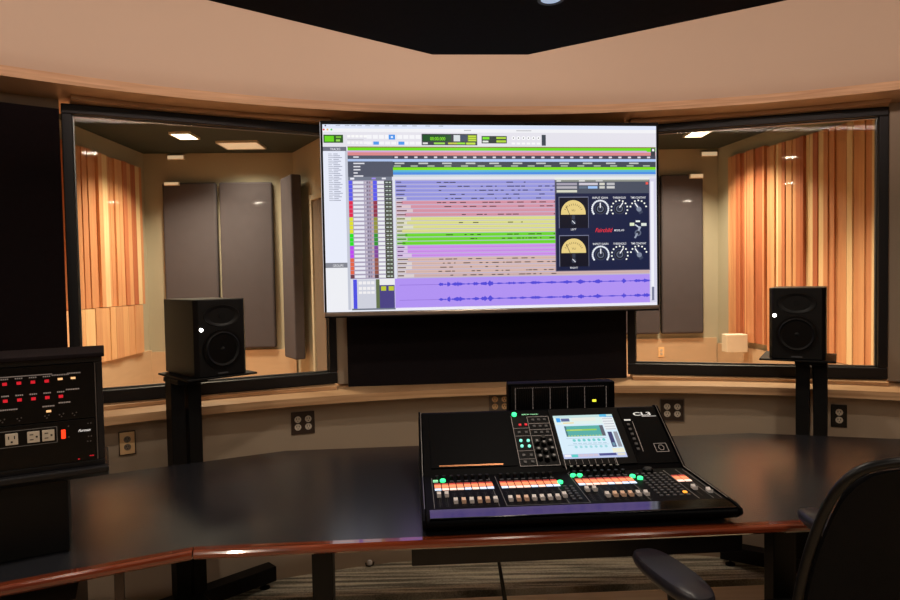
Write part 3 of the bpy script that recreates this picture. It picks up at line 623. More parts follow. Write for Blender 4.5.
for i in range(3):
    a, b = outer[i], outer[i+1]; c_, d_ = inn[i], inn[i+1]
    t = (b-a).normalized()*.0012
    mb = MB(); L = (b-a).length
    e_w = .031; prof = [(.003, .732), (-.001, .735), (-.001, .743), (.002, .748), (.009, .7512), (e_w, .7515), (e_w, .726), (.008, .728)]
    vs = []
    for (o_, z) in prof:
        k = o_/e_w; p = a.lerp(c_, k)+t; vs.append((p.x, p.y, z))
    for (o_, z) in prof:
        k = o_/e_w; p = b.lerp(d_, k)-t; vs.append((p.x, p.y, z))
    n_ = len(prof); fs = [tuple(reversed(range(n_))), tuple(range(n_, 2*n_))]+[(j, (j+1) % n_, n_+(j+1) % n_, n_+j) for j in range(n_)]
    # local frame per piece so the grain follows the edge
    me_o = empty('x', (0, 0, 0)); bpy.data.objects.remove(me_o)
    ang = math.atan2((b-a).y, (b-a).x); Rm = Matrix.Rotation(-ang, 4, 'Z') @ Matrix.Translation((-a.x, -a.y, 0))
    mb.add([tuple(Rm @ Vector(v)) for v in vs], fs)
    o = mb.build('wood_edge', 'cherry', desk, bevel=.0015); o.location = (a.x, a.y, 0); o.rotation_euler = (0, 0, ang)
def leg(x, y, wx, wy, rz=0, m='metal_black', lab=None):
    g_ = MB(); g_.box(-wx/2, -wy/2, FZ, wx/2, wy/2, .7275); o = g_.build('leg', m, desk, bevel=.003); o.location = (x, y, 0); o.rotation_euler = (0, 0, rz)
    return o
leg(-.346, 1.69, .054, .05, .06); leg(.90, 1.775, .062, .05, .06); leg(-.49, 2.40, .054, .05, .06); leg(1.29, 2.50, .062, .05, .06)
leg(-.825, 1.575, .022, .05, .45, 'plate_brown')['label'] = 'narrow brown upright under the left wing'
leg(2.05, 1.55, .05, .05); leg(2.1, 2.3, .05, .05); leg(-2.05, 1.1, .05, .05); leg(-2.1, 1.6, .05, .05)
# underframe rails
mb = MB(); mb.box(0, -.02, .655, 1.78, .02, .7275); o = mb.build('rear_rail', 'metal_black', desk); o.location = (-.49, 2.40, 0); o.rotation_euler = (0, 0, .065)
# drawer under the desk
dw = empty('keyboard_drawer', (-.12, 1.795, .604), .0605, 'black shallow drawer mounted under the middle of the desk', 'drawer')
MB().box(.01, .02, .005, .945, .40, .1235).build('drawer_box', 'metal_black', dw, bevel=.002)
MB().box(0, 0, 0, .955, .018, .12).build('drawer_front', 'frame_black', dw, bevel=.002)
# rack cabinet under left wing
uc = empty('equipment_cabinet', (-1.42, 1.30, FZ), .46, 'dark equipment cabinet in shadow under the left wing of the desk', 'cabinet')
f = MB(); f.box(0, 0, 0, .56, .42, .02); f.box(0, 0, .58, .56, .42, .6); f.box(0, .01, .02, .02, .42, .58); f.box(.54, .01, .02, .56, .42, .58); f.box(.02, .4, .02, .54, .42, .58)
f.build('cabinet_body', 'plate_brown', uc, bevel=.002)
for k in range(4):
    q = MB().box(.025, .012, .03+k*.136, .535, .03, .03+k*.136+.13).build('rack_unit', 'metal_black', uc, bevel=.002)
    MB().box(.47, .008, .09+k*.136, .478, .0118, .098+k*.136).build('indicator_light', 'led_red', q)

# ------------------------------------------------------------------ LEFT EQUIPMENT RACK ON THE DESK
rdir = Vector((.187, .1)).normalized(); rang = math.atan2(rdir.y, rdir.x); A0 = Vector((-1.05, 1.5))
rk = empty('rack_case', (A0.x, A0.y, .976), rang, 'open black rack case holding two audio units, raised on a pedestal at the left edge', 'rack case')
xl = -.29; xr = .212; hR = .257
f = MB(); f.box(xl, 0, -.012, xr, .19, .002); f.box(xl, 0, hR-.014, xr, .19, hR); f.box(xl, .0, .002, xl+.014, .19, hR-.014); f.box(xr-.014, .0, .002, xr, .19, hR-.014); f.box(xl+.014, .175, .002, xr-.014, .19, hR-.014)
f.build('case', 'frame_black', rk, bevel=.002)
MB().box(xl-.006, -.018, hR, xr+.006, .195, hR+.010).build('top_board', 'maroon_fabric', rk, bevel=.002)
mb = MB(); mb.profile([(-.022, -.012), (-.022, -.026), (.02, -.045), (.18, -.045), (.195, -.026), (.195, -.012)], xl-.006, xr+.008); mb.build('bottom_board', 'frame_black', rk, bevel=.003)
MB().box(xr-.0165, -.003, .004, xr-.0145, .0, hR-.016).build('trim_strip', 'rail_grey', rk)['label'] = 'thin bright edge strip'
MB().box(xl+.02, .035, -.2255, .128, .17, -.0455).build('pedestal', 'metal_black', rk, bevel=.003)
def face(y=-.0042): return lambda x0, z0: (lambda a, b: (x0+a, y, z0+b))
u1 = empty('patch_unit', (A0.x, A0.y, .976), rang, 'black rack unit with two rows of small red indicators', 'audio unit')
u2 = empty('power_conditioner', (A0.x, A0.y, .976), rang, 'black rack power unit with three front outlets and a lit red switch', 'power unit')
MB().box(xl+.015, -.003, .108, xr-.018, .17, .2425).build('chassis', 'gloss_black', u1, bevel=.001)
f = MB(); f.box(xl+.03, -.0034, .2205, .107, -.0031, .2225); f.build('printed_line', 'ink_dim', u1)
ledm = MB().box(-.0045, -.0042, -.0035, .0045, -.0031, .0035).mesh('indicator_light', 'led_red')
ledw = MB().box(-.005, -.0042, -.0025, .005, -.0031, .0025).mesh('indicator_light', 'led_warm')
pr = MB()
for (zz, xs) in ((.2055, [.012+.0278*k for k in range(-10, 4)]), (.166, [.012+.0278*k for k in range(-10, 5)])):
    for x in xs:
        link('indicator_light', ledm, u1, (x, 0, zz))
        for k in range(4): pr.box(x-.0075+k*.004, -.0036, zz+.0095, x-.0047+k*.004, -.0031, zz+.0125)
for x, z in ((.123, .208), (.15, .208), (.097, .133)):
    o = link('indicator_light', ledw, u1, (x, 0, z)); o['label'] = 'small amber indicator'
for x0, x1, z in ((.106, .140, .2165), (.138, .166, .2185), (.134, .160, .1795), (.085, .110, .1435), (.118, .142, .149), (.0, .035, .1435), (-.09, -.05, .1435)):
    x = x0
    while x < x1: pr.box(x, -.0036, z, x+.0025, -.0031, z+.0032); x += .0036
pr.build('printed_legend', 'ink_dim', u1)
dm = MB().lathe([(.0016, 0), (.0016, .0012)], 8, 'y', (0, -.0043, 0)).mesh('pin', 'rail_grey')
for x0 in (.005, .038, .093, .123, .15, -.05, -.02):
    for dx, dz in ((-.004, .002), (0, -.003), (.004, .0035)): link('socket_pin', dm, u1, (x0+dx, 0, .120+dz))
MB().box(xl+.015, -.003, .003, xr-.018, .17, .106).build('chassis', 'gloss_black', u2, bevel=.001)
f = MB(); zc = .0755; a, b = xl+.03, .113; h_ = .0195
f.box(a, -.0038, zc-h_, b, -.0031, zc-h_+.0015); f.box(a, -.0038, zc+h_-.0015, b, -.0031, zc+h_); f.box(b-.0015, -.0038, zc-h_, b, -.0031, zc+h_); f.build('printed_border', 'grey_line', u2)
def frecept(x, rot):
    r = MB(); r.box(-.0125, -.0055, -.0135, .0125, -.0031, .0135); o = r.build('front_outlet', 'outlet_ivory', u2, bevel=.001); o.location = (x, 0, zc)
    q = MB(); q.T = Matrix.Rotation(rot, 4, 'Y')
    q.box(-.0068, -.0062, 0, -.0048, -.0054, .0075); q.box(.0048, -.0062, 0, .0068, -.0054, .0075); q.box(-.002, -.0062, -.0085, .002, -.0054, -.0045); q.build('slots', 'slot_dark', o)
for x, ro in ((.0215, 0), (.0645, -PI/2), (.0945, -PI/2), (-.035, 0), (-.09, 0), (-.15, 0)): frecept(x, ro)
MB().box(.121, -.006, .0635, .130, -.0031, .0850).build('rocker_switch', 'switch_red', u2, bevel=.001)['label'] = 'lit red rocker switch'
mb = MB(); add_text(mb, 'Furman', .0085, face()(.156, .0755), shear=.4, bold=.0003); mb.box(.174, -.0045, .0765, .183, -.004, .0772); mb.build('maker_mark', 'ink_white', u2)
for x, z in ((.1365, .092), (.1365, .066), (.178, .094), (.184, .094), (.178, .062), (.184, .062), (.176, .05), (.182, .05)): link('socket_pin', dm, u2, (x, 0, z))
for x in (.181, .186, .156): link('indicator_light', MB().box(-.002, -.0042, -.001, .002, -.0031, .001).mesh('indicator_light', 'led_red'), u2, (x, 0, .014 if x > .16 else .009))

# ------------------------------------------------------------------ SPEAKERS ON STANDS
def stand(cx, cy, rz, lab, sc_):
    r = empty('speaker_stand', (cx, cy, FZ), rz, lab, 'speaker stand', 'speaker stands behind the desk')
    top = 1.035-FZ; q_ = Matrix.Rotation(-rz, 3, 'Z') @ Vector((sc_.x-cx, sc_.y-cy, 0)); ox, oy = q_.x, q_.y
    for k in (-1, 1):
        MB().box(k*.0335-.027, -.03, .10, k*.0335+.027, .03, top).build('pole', 'metal_black', r, bevel=.003)
    MB().box(ox-.142, oy-.16, top, ox+.142, oy+.14, top+.008).build('shelf', 'metal_black', r, bevel=.002)
    MB().box(-.06, -.10, top-.02, .06, .05, top-.0002).build('shelf_bracket', 'metal_black', r, bevel=.003)
    MB().box(-.37, -.035, .035, .37, .035, .10).build('cross_beam', 'metal_black', r, bevel=.003)
    MB().box(-.035, -.30, .035, .035, -.036, .10).build('front_beam', 'metal_black', r, bevel=.003)
    ft = MB().lathe([(.022, 0), (.022, .006), (.006, .012), (.006, .035)], 16).mesh('levelling_foot', 'metal_black')
    for x, y in ((-.33, 0), (.33, 0), (0, -.27)): link('levelling_foot', ft, r, (x, y, 0.004))
    cb = MB().tube([(.004, .02, top-.02), (.010, .034, top-.3), (-.004, .036, top-.6), (.004, .034, .2)], .004, 8).build('cable', 'plastic_black', r, smooth=True)
    return r
SPK = {}
def speaker(cx, cy, rz, lab):
    z = 1.0435
    if SPK:
        r = copy_tree(SPK['o']); r.location = (cx, cy, z); r.rotation_euler = (0, 0, rz); r['label'] = lab; return r
    r = empty('studio_monitor', (cx, cy, z), rz, lab, 'loudspeaker', 'studio monitor loudspeakers'); SPK['o'] = r
    w_, d_, h_ = .105, .155, .30
    mb = MB(); ch = .014
    mb.prism([(-w_, d_), (-w_, -d_+.02), (-w_+ch, -d_), (w_-ch, -d_), (w_, -d_+.02), (w_, d_)], 0, h_)
    mb.build('cabinet', 'speaker_black', r, bevel=.004)
    zt, zw = .235, .105
    mb = MB(); mb.lathe([(.060, 0), (.060, -.003), (.045, .002), (.020, .012), (.018, .012)][::-1], 36, 'y', (.0, -d_-.001, zt)); mb.T = Matrix.Identity(4)
    me_ = MB()
    # elliptical waveguide: ring rows
    rings = [(.074, .044, -d_-.0005), (.072, .042, -d_-.003), (.058, .034, -d_-.002), (.020, .016, -d_+.010), (.014, .014, -d_+.010)]
    vs = []; fs = []; seg = 36
    for (rx, rzv, y) in rings:
        for k in range(seg): a = 2*PI*k/seg; vs.append((rx*math.cos(a), y, zt+rzv*math.sin(a)))
    for i in range(len(rings)-1):
        for k in range(seg): k2 = (k+1) % seg; fs.append((i*seg+k, i*seg+k2, (i+1)*seg+k2, (i+1)*seg+k))
    fs.append(tuple(range((len(rings)-1)*seg, len(rings)*seg))); me_.add(vs, fs)
    me_.build('waveguide', 'speaker_black', r, smooth=True)
    mb = MB(); mb.lathe([(.0125, -.0), (.011, .004), (.006, .0065), (.001, .0072)], 20, 'y', (0, 0, 0)); o = mb.build('tweeter', 'cone_black', r, smooth=True); o.location = (0, -d_-.004, zt)
    # woofer ring, surround, cone, dust cap
    wr = MB(); prof = [(.078, .0), (.078, .004), (.073, .006), (.069, .004)]
    wr.lathe(prof, 40, 'y'); o = wr.build('woofer_ring', 'gloss_black', r, smooth=True); o.location = (0, -d_-.0062, zw)
    sr = MB(); vs = []; fs = []
    prof = [(.069, -.006), (.064, -.010), (.058, -.006), (.054, -.003), (.03, .0), (.018, .001), (.012, -.004), (.001, -.007)]
    for rr, y in prof:
        for k in range(40): a = 2*PI*k/40; vs.append((rr*math.cos(a), y, rr*math.sin(a)))
    for i in range(len(prof)-1):
        for k in range(40): k2 = (k+1) % 40; fs.append((i*40+k, i*40+k2, (i+1)*40+k2, (i+1)*40+k))
    sr.add(vs, fs); o = sr.build('woofer_cone', 'cone_black', r, smooth=True); o.location = (0, -d_-.0015, zw)
    o = MB().lathe([(.0072, 0), (.007, .002), (.002, .003)], 14, 'y').build('power_light', 'led_white', r); o.location = (-.083, -d_-.003, .184)
    MB().box(-.02, -d_-.0012, .009, .02, -d_-.0002, .014).build('maker_mark', 'key_grey', r)
    MB().box(-.08, d_, .03, .08, d_+.012, .2).build('rear_panel', 'metal_black', r)
    return r
def face_rot(deg): return math.radians(deg+90)
aL = -46; wd = Vector((math.cos(math.radians(aL+90)), math.sin(math.radians(aL+90)))); fc = Vector((math.cos(math.radians(aL)), math.sin(math.radians(aL))))
cL = Vector((-.968, 2.46))+wd*.105-fc*.155
speaker(cL.x, cL.y, face_rot(aL), 'black studio monitor on the left stand with a glowing white light')
stand(-1.078, 2.60, face_rot(aL), 'black twin-pole speaker stand in front of the left window', cL)
aR = -121; wd = Vector((math.cos(math.radians(aR+90)), math.sin(math.radians(aR+90)))); fc = Vector((math.cos(math.radians(aR)), math.sin(math.radians(aR))))
cR = Vector((1.352, 2.755))+wd*.105-fc*.155
speaker(cR.x, cR.y, face_rot(aR), 'black studio monitor on the right stand in front of the slatted wall')
stand(1.565, 2.81, face_rot(aR), 'black twin-pole speaker stand in front of the right window', cR)

# ------------------------------------------------------------------ MIXING CONSOLE
CA = math.atan2(.0605, .9982)
con = empty('mixing_console', (-.067, 1.659, DZ+.001), CA, 'black digital mixing console with rows of faders and a tilted touchscreen', 'mixing console')
CW = .812
zf = .047; zk = .049; sk = .32; st_, zt_ = .554, .196       # heights relative to the desk top
prof = [(-.006, .010), (-.031, .028), (-.034, .034), (-.030, .042), (.0, zf), (sk, zk), (st_, zt_), (st_+.02, zt_-.002), (.66, .15), (.66, .012)]
MB().profile(prof, -.006, CW).build('body', 'console_black', con, bevel=.004)
ft = MB().lathe([(.02, 0), (.02, .010)], 16).mesh('rubber_foot', 'plastic_black')
for x in (.06, CW-.06):
    for y in (.04, .6): link('rubber_foot', ft, con, (x, y, 0))
# glossy palm rest
MB().profile([(-.029, .0445), (-.025, zf+.0005), (.036, zf+.0012), (.036, zf-.002), (-.026, .042)], .004, CW-.004).build('palm_rest', 'console_rest', con, bevel=.002)
# end cheeks with bright edge
for x0, x1 in ((-.0145, -.0065), (CW+.0005, CW+.009)):
    pr_ = [(-.006, .010), (-.033, .027), (-.037, .034), (-.032, .045), (.0, zf+.004), (sk-.002, zk+.005), (st_-.003, zt_+.005), (st_+.022, zt_+.002), (.662, .152), (.662, .010)]
    ck = MB().profile(pr_, x0, x1).build('end_cheek', 'console_black', con, bevel=.002)
    xm = x1-.002 if x0 < 0 else x0; ln = MB()
    for (a, b) in (((.036, zf+.0045), (sk-.002, zk+.0055)), ((sk-.002, zk+.0055), (st_-.003, zt_+.0055))):
        ln.add([(xm, a[0], a[1]), (xm+.002, a[0], a[1]), (xm+.002, b[0], b[1]), (xm, b[0], b[1])]+[(xm, a[0], a[1]-.001), (xm+.002, a[0], a[1]-.001), (xm+.002, b[0], b[1]-.001), (xm, b[0], b[1]-.001)], [(0, 1, 2, 3), (4, 7, 6, 5), (0, 4, 5, 1), (3, 2, 6, 7), (0, 3, 7, 4), (1, 5, 6, 2)])
    ln.build('edge_line', 'steel', ck)
# lower panel frame (flat, slight rise) and upper frame; part helpers give local placement
slope0 = math.atan2(zk-zf, sk); slope1 = math.atan2(zt_-zk, st_-sk)
lowM = Matrix.Translation((0, 0, zf)) @ Matrix.Rotation(slope0, 4, 'X')
upM = Matrix.Translation((0, sk, zk)) @ Matrix.Rotation(slope1, 4, 'X')
def put(me, name, u, t, up, h=0, lab=None, rot=0, parent=None):
    o = bpy.data.objects.new(name, me); COL.objects.link(o); o.parent = con
    o.matrix_local = (upM if up else lowM) @ Matrix.Translation((u, t, h)) @ Matrix.Rotation(rot, 4, 'Z')
    if parent:                                   # sub-part: same place, one level deeper
        ml = o.matrix_local.copy(); pl = parent.matrix_local.copy(); o.parent = parent; o.matrix_local = pl.inverted() @ ml
    if lab: o['label'] = lab
    return o
# printed lines of the lower panel
pl = MB()
def seg2(mb, x0, y0, x1, y1, w_=.0016, h=.0006, z=.0002):
    d = Vector((x1-x0, y1-y0)); L = d.length; n_ = Vector((-d.y, d.x))/L*w_/2
    mb.prism([(x0-n_.x, y0-n_.y), (x1-n_.x, y1-n_.y), (x1+n_.x, y1+n_.y), (x0+n_.x, y0+n_.y)], z, z+h)
for x in (.019, .193, .213, .382, .440, .606, .740, .780, .802): seg2(pl, x, .045, x, .302)
seg2(pl, .213, .045, .382, .045); seg2(pl, .382, .045, .440, .045); seg2(pl, .440, .302, .45, .315)
put(pl.mesh('printed_marking', 'grey_line'), 'printed_marking', 0, 0, 0)
capg = MB(); capg.profile([(-.0115, 0), (-.0115, .010), (-.004, .0065), (.004, .0065), (.0115, .010), (.0115, 0)], -.0056, .0056)
capg_m = capg.mesh('fader_cap', 'cap_grey'); capt = MB(); capt.profile([(-.0115, 0), (-.0115, .010), (-.004, .0065), (.004, .0065), (.0115, .010), (.0115, 0)], -.0056, .0056); capt_m = capt.mesh('fader_cap', 'cap_tan')
slot = MB().box(-.0012, -.055, .0002, .0012, .055, .0007).mesh('fader_slot', 'slot_dark')
tick = MB()
for k in range(9): tick.box(-.006, -.05+k*.0125, .0002, -.0035, -.0494+k*.0125, .0005); tick.box(.0035, -.05+k*.0125, .0002, .006, -.0494+k*.0125, .0005)
tick_m = tick.mesh('fader_scale', 'grey_line')
dis_o = MB().box(-.0094, -.013, .0002, .0094, .013, .0016).mesh('channel_display', 'led_orange')
dis_od = MB().box(-.0094, 0, .0002, .0094, .010, .0017).mesh('channel_display', 'led_orange_deep')
dis_w = MB().box(-.0094, -.008, .0002, .0094, .007, .0016).mesh('name_strip', 'led_peach')
dis_b = MB().box(-.0094, -.008, .0002, .0094, .007, .0016).mesh('name_strip', 'led_iceblue')
enc = MB().lathe([(.0062, 0), (.0062, .010), (.0052, .012)], 14).mesh('encoder_knob', 'plastic_black')
key = MB().box(-.0055, -.004, 0, .0055, .004, .003).mesh('channel_key', 'key_grey')
keyg = MB().box(-.0075, -.0055, 0, .0075, .0055, .004).mesh('channel_key', 'led_green_soft')
def bank(u0, n_, caps, high, tan):
    for k in range(n_):
        u = u0+k*.0218
        put(slot, 'fader_slot', u, .108, 0); put(tick_m, 'fader_scale', u, .108, 0)
        put(capt_m if k in tan else capg_m, 'fader_cap', u, high.get(k, caps), 0, .0016)
        put(dis_o, 'channel_display', u, .222, 0); put(dis_od, 'channel_display', u, .237, 0)
        put(dis_b if (k % 4 == 0 or k > 5) else dis_w, 'name_strip', u, .196, 0)
        if not (k < 2 and u0 < .1): put(key, 'channel_key', u, .262, 0)
        put(enc, 'encoder_knob', u, .288, 0)
bank(.035, 8, .082, {0: .137, 1: .137}, (3, 5, 6)); bank(.229, 8, .083, {7: .098}, (1, 2)); bank(.456, 8, .087, {0: .138, 1: .138}, (3, 4, 5))
put(slot, 'fader_slot', .759, .12, 0); put(slot, 'fader_slot', .789, .12, 0); put(capg_m, 'fader_cap', .759, .120, 0, .0016); put(capg_m, 'fader_cap', .789, .090, 0, .0016)
for u in (.752, .774): put(dis_o, 'channel_display', u, .222, 0); put(dis_od, 'channel_display', u, .237, 0); put(dis_w, 'name_strip', u, .196, 0)
put(keyg, 'channel_key', .030, .268, 0, lab='pale green lit key')
gk = MB().lathe([(.0085, 0), (.0085, .006), (.006, .008)], 16).mesh('lit_key', 'led_green')
for u, t in ((.052, .268), (.396, .215), (.449, .272), (.469, .270), (.624, .245), (.640, .225)): put(gk, 'lit_key', u, t, 0, lab='bright green lit key')
kk = MB().box(-.0045, -.0045, 0, .0045, .0045, .0032).mesh('function_key', 'key_grey')
for r_ in range(10):
    for c2 in range(5):
        if (r_, c2) != (1, 4): put(kk, 'function_key', .646+c2*.019, .075+r_*.0215, 0)
put(MB().box(-.005, -.005, 0, .005, .005, .0035).mesh('function_key', 'led_amber'), 'function_key', .722, .0965, 0, lab='lit amber key')
for r_ in range(6):
    for c2 in range(2): put(kk, 'function_key', .402+c2*.018, .075+r_*.021, 0)
jog = MB().lathe([(.016, 0), (.016, .008), (.012, .012)], 24).mesh('data_dial', 'plastic_black'); put(jog, 'data_dial', .69, .295, 0)
# upper panel
put(MB().box(.02, .03, .0002, .292, .262, .003).mesh('blank_panel', 'console_black'), 'blank_panel', 0, 0, 1)
put(MB().box(.045, .034, .003, .247, .040, .0045).mesh('light_line', 'light_line_orange'), 'light_line', 0, 0, 1, lab='thin orange light line painted as a strip')  # orange strip colour stands in for light caught along the ledge
put(MB().box(.299, .024, .0002, .428, .248, .0025).mesh('channel_section', 'panel_black'), 'channel_section', 0, 0, 1)
f = MB()
for a in ((.300, .026, .300, .247), (.354, .026, .354, .243), (.427, .026, .427, .243), (.300, .026, .427, .026), (.356, .242, .425, .242), (.356, .210, .425, .210), (.356, .182, .425, .182), (.356, .154, .425, .154)): seg2(f, *a, w_=.0014, z=.0026)
for a in ((.302, .19, .352, .19), (.302, .155, .352, .155), (.302, .09, .352, .09), (.302, .055, .352, .055)): seg2(f, *a, w_=.0009, z=.0026)
put(f.mesh('printed_marking', 'ink_dim'), 'printed_marking', 0, 0, 1)
kn = MB().lathe([(.0088, 0), (.0088, .010), (.007, .014)], 18).mesh('knob', 'plastic_black')
kt = MB().box(-.0034, -.0034, .0142, .0034, .0034, .0152).mesh('knob_cap', 'knob_grey')
def knob(u, t):
    o = put(kn, 'knob', u, t, 1, .0026); put(kt, 'knob_cap', u, t, 1, .0026, parent=o)
for t in (.120, .087, .056):
    for i, u in enumerate((.367, .389, .411)): knob(u, t-(.006 if i == 1 else 0))
for t in (.226, .196, .168):
    for u in (.372, .392, .412): put(kk, 'function_key', u, t, 1, .0026)
put(kn, 'knob', .391, .137, 1, .0026)
tk = MB().lathe([(.0052, 0), (.0052, .004)], 12).mesh('lit_key', 'led_teal')
for u, t in ((.317, .133), (.341, .132), (.317, .109), (.341, .108)): put(tk, 'lit_key', u, t, 1, .0026, lab='small teal lit key')
rk_ = MB().box(-.004, -.004, 0, .004, .004, .003).mesh('lit_key', 'led_red')
for u in (.325, .345): put(rk_, 'lit_key', u, .205, 1, .0026, lab='small dim red key')
for u, t in ((.317, .17), (.341, .17), (.317, .07), (.341, .07), (.317, .042), (.341, .042)): put(kk, 'function_key', u, t, 1, .0026)
put(gk, 'lit_key', .312, .253, 1, .0026, lab='bright green lit key at the top left of the knob section')
f = MB(); add_text(f, 'SELECTED CHANNEL', .006, lambda a, b: (.338+a, .252+b, .0028), bold=.0001); put(f.mesh('printed_legend', 'led_green_soft'), 'printed_legend', 0, 0, 1)
# display
dp = put(MB().box(.432, .020, .0002, .672, .272, .006).mesh('display_bezel', 'panel_black'), 'display_bezel', 0, 0, 1)
f = MB(); add_text(f, 'YAMAHA', .0095, lambda a, b: (.545+a, .2535+b, .0066), 'CENTER', bold=.0003); put(f.mesh('maker_mark', 'ink_white'), 'maker_mark', 0, 0, 1, parent=dp)
DW, DH = .205, .193
dv = Canvas([(0, 0), (100, 0), (100, 80), (0, 80)], (50, 40), DW, DH); D = dv.rect
D(0, 0, 100, 80, (214, 236, 250), 0); D(0, 0, 100, 5, (196, 226, 226)); D(0, 5, 100, 18, (222, 240, 236)); D(4, 5, 11, 13, (60, 160, 235), 2); D(12, 6, 26, 12, (92, 104, 150), 2); D(14, 14, 32, 16, (240, 214, 150), 2); D(30, 5, 70, 12, (232, 236, 226), 2)
D(78, 0, 90, 5, (92, 190, 235), 2); D(84, 4, 100, 6, (110, 170, 220), 2)
D(14, 21, 78, 41, (84, 172, 166), 2); D(15.5, 27.5, 66, 30.5, (150, 205, 90), 3); D(22, 28.5, 42, 29.5, (215, 220, 130), 4)
for k in range(12): D(16+k*5, 39, 19+k*5, 40.5, (190, 210, 120), 3)
D(72, 21, 78, 41, (92, 96, 110), 3); D(14, 21, 17, 41, (70, 120, 130), 3)
for k in range(7): dv.disc(24+k*8, 48, 2.6, (116, 206, 206), 2, 12); dv.disc(24+k*8, 60, 2.4, (158, 216, 224), 2, 12); D(21+k*8, 53, 27+k*8, 54.6, (176, 206, 224), 2)
D(12, 44, 78, 44.6, (160, 190, 206), 2); D(12, 56, 78, 56.6, (160, 190, 206), 2)
D(80, 5, 99, 30, (232, 238, 240), 2)
for k in range(5): D(81, 8+k*5, 98, 9.4+k*5, (186, 190, 200), 3)
D(82, 34, 89, 62, (62, 66, 112), 3); D(91.5, 34, 98, 62, (146, 150, 160), 3); D(83.5, 54, 87.5, 60, (110, 150, 170), 4)
D(80, 64, 99, 72, (236, 236, 214), 3); D(0, 72, 100, 80, (188, 198, 236), 2); D(2, 73, 12, 77, (240, 240, 246), 3); D(13, 73, 23, 78, (90, 206, 200), 3)
for k in range(4): D(24+k*8, 73, 31+k*8, 77, (206, 196, 214), 3)
D(57, 72.5, 84, 76.5, (72, 76, 140), 3); D(86, 73, 98, 77, (226, 222, 206), 3)
me = dv.mb.mesh('touchscreen', 'screen_light', True)
o = bpy.data.objects.new('touchscreen', me); COL.objects.link(o); o.parent = dp; o.matrix_local = dp.matrix_local.inverted() @ upM @ Matrix.Translation((.442, .046, .0066)) @ Matrix.Rotation(-PI/2, 4, 'X')
skn = MB().lathe([(.0056, 0), (.0056, .010), (.004, .012)], 14).mesh('screen_knob', 'plastic_black'); skt = MB().box(-.004, -.0012, .0122, .004, .0012, .013).mesh('knob_cap', 'white_line'); f = MB()
for k in range(8):
    u = .457+k*.0208; o = put(skn, 'screen_knob', u, .010, 1, .001); put(skt, 'knob_cap', u, .010, 1, .001, parent=o); seg2(f, u, .024, u, .042, w_=.0007, z=.0062)
seg2(f, .441, .004, .441, .045, z=.0062); seg2(f, .607, .012, .607, .045, z=.0062)
put(f.mesh('printed_marking', 'ink_dim'), 'printed_marking', 0, 0, 1)
# right section
put(MB().box(.676, .02, .0002, .806, .272, .003).mesh('utility_panel', 'console_black'), 'utility_panel', 0, 0, 1)
f = MB(); add_text(f, 'CL3', .026, lambda a, b: (.722+a*1.45, .232+b*.86, .0034), bold=.0007); f.box(.75, .2265, .0032, .80, .2285, .0036); put(f.mesh('model_mark', 'ink_white'), 'model_mark', 0, 0, 1)
f = MB(); f.box(.684, .209, .0032, .706, .2155, .0038); put(f.mesh('lit_legend', 'ink_white'), 'lit_legend', 0, 0, 1)
f = MB(); seg2(f, .710, .205, .706, .07, z=.0032); seg2(f, .750, .066, .790, .066, z=.0032); seg2(f, .750, .102, .790, .102, z=.0032); seg2(f, .750, .066, .750, .102, z=.0032); seg2(f, .790, .066, .790, .102, z=.0032)
for k in range(6): a0, a1 = k*PI/3, (k+1)*PI/3; seg2(f, .770+.009*math.cos(a0), .084+.012*math.sin(a0), .770+.009*math.cos(a1), .084+.012*math.sin(a1), z=.0032)
put(f.mesh('printed_marking', 'ink_dim'), 'printed_marking', 0, 0, 1)
for k in range(6): put(kk, 'function_key', .692, .190-k*.022, 1, .003)
# meter bridge on the back of the console
mbg = empty('meter_bridge', (con.location.x+.048, con.location.y+.003, DZ-.012), CA, 'black meter bridge box standing on the back of the mixing console', 'meter display')
MB().box(.262, .640, .176, .650, .70, .288).build('housing', 'console_black', mbg, bevel=.004)
MB().box(.30, .66, .15, .62, .69, .1765).build('bracket', 'metal_black', mbg)
MB().box(.272, .6385, .186, .628, .6402, .280).build('meter_window', 'gloss_black', mbg)
f = MB()
for k in range(6):
    x = .285+k*.063 if k < 5 else .628-.012
    for j in range(16): f.box(x, .6375, .196+j*.0048, x+.0022, .6385, .1985+j*.0048)
for k in range(40): f.box(.285+k*.0082, .6375, .272, .2875+k*.0082, .6385, .2732)
for k in range(9): f.box(.575+k*.0042, .6375, .190, .577+k*.0042, .6385, .192)
f.box(.385, .6375, .189, .391, .6385, .1905); f.box(.515, .6375, .189, .526, .6385, .1905)
f.build('meter_scale', 'ink_dim', mbg)
f = MB()
for k in range(38):
    x = .291+k*.0082
    for j in range(14): f.box(x, .6378, .200+j*.005, x+.0045, .6385, .2035+j*.005)
f.build('meter_segments', 'panel_black', mbg)
MB().box(.566, .637, .216, .580, .6384, .224).build('meter_light', 'led_yellow', mbg)['label'] = 'lit yellow meter segment'

# ------------------------------------------------------------------ SMALL THINGS ON THE FLOOR
o = MB().tube([(.13, 2.26, .70), (.14, 2.28, .50), (.16, 2.29, .38), (.18, 2.31, .24), (.20, 2.35, .10), (.22, 2.42, FZ+.006), (.3, 2.55, FZ+.006)], [.006, .006, .0065, .008, .0065, .006, .006], 10).build('cable', 'plastic_black', smooth=True)
tag(o, 'thin black cable hanging down below the desk drawer', 'cable')
kb = empty('floor_knob', (-.40, 3.02, FZ+.005), .3, 'small pale round knob with a dark clip lying on the carpet', 'knob')
MB().lathe([(.008, .010), (.011, .016), (.012, .024), (.009, .031), (.003, .034)], 16).build('knob_head', 'cap_grey', kb, smooth=True)
MB().tube([(-.02, 0, .022), (-.016, 0, .008), (0, 0, .004), (.016, 0, .008), (.02, 0, .022)], .003, 8).build('clip', 'metal_black', kb, smooth=True)

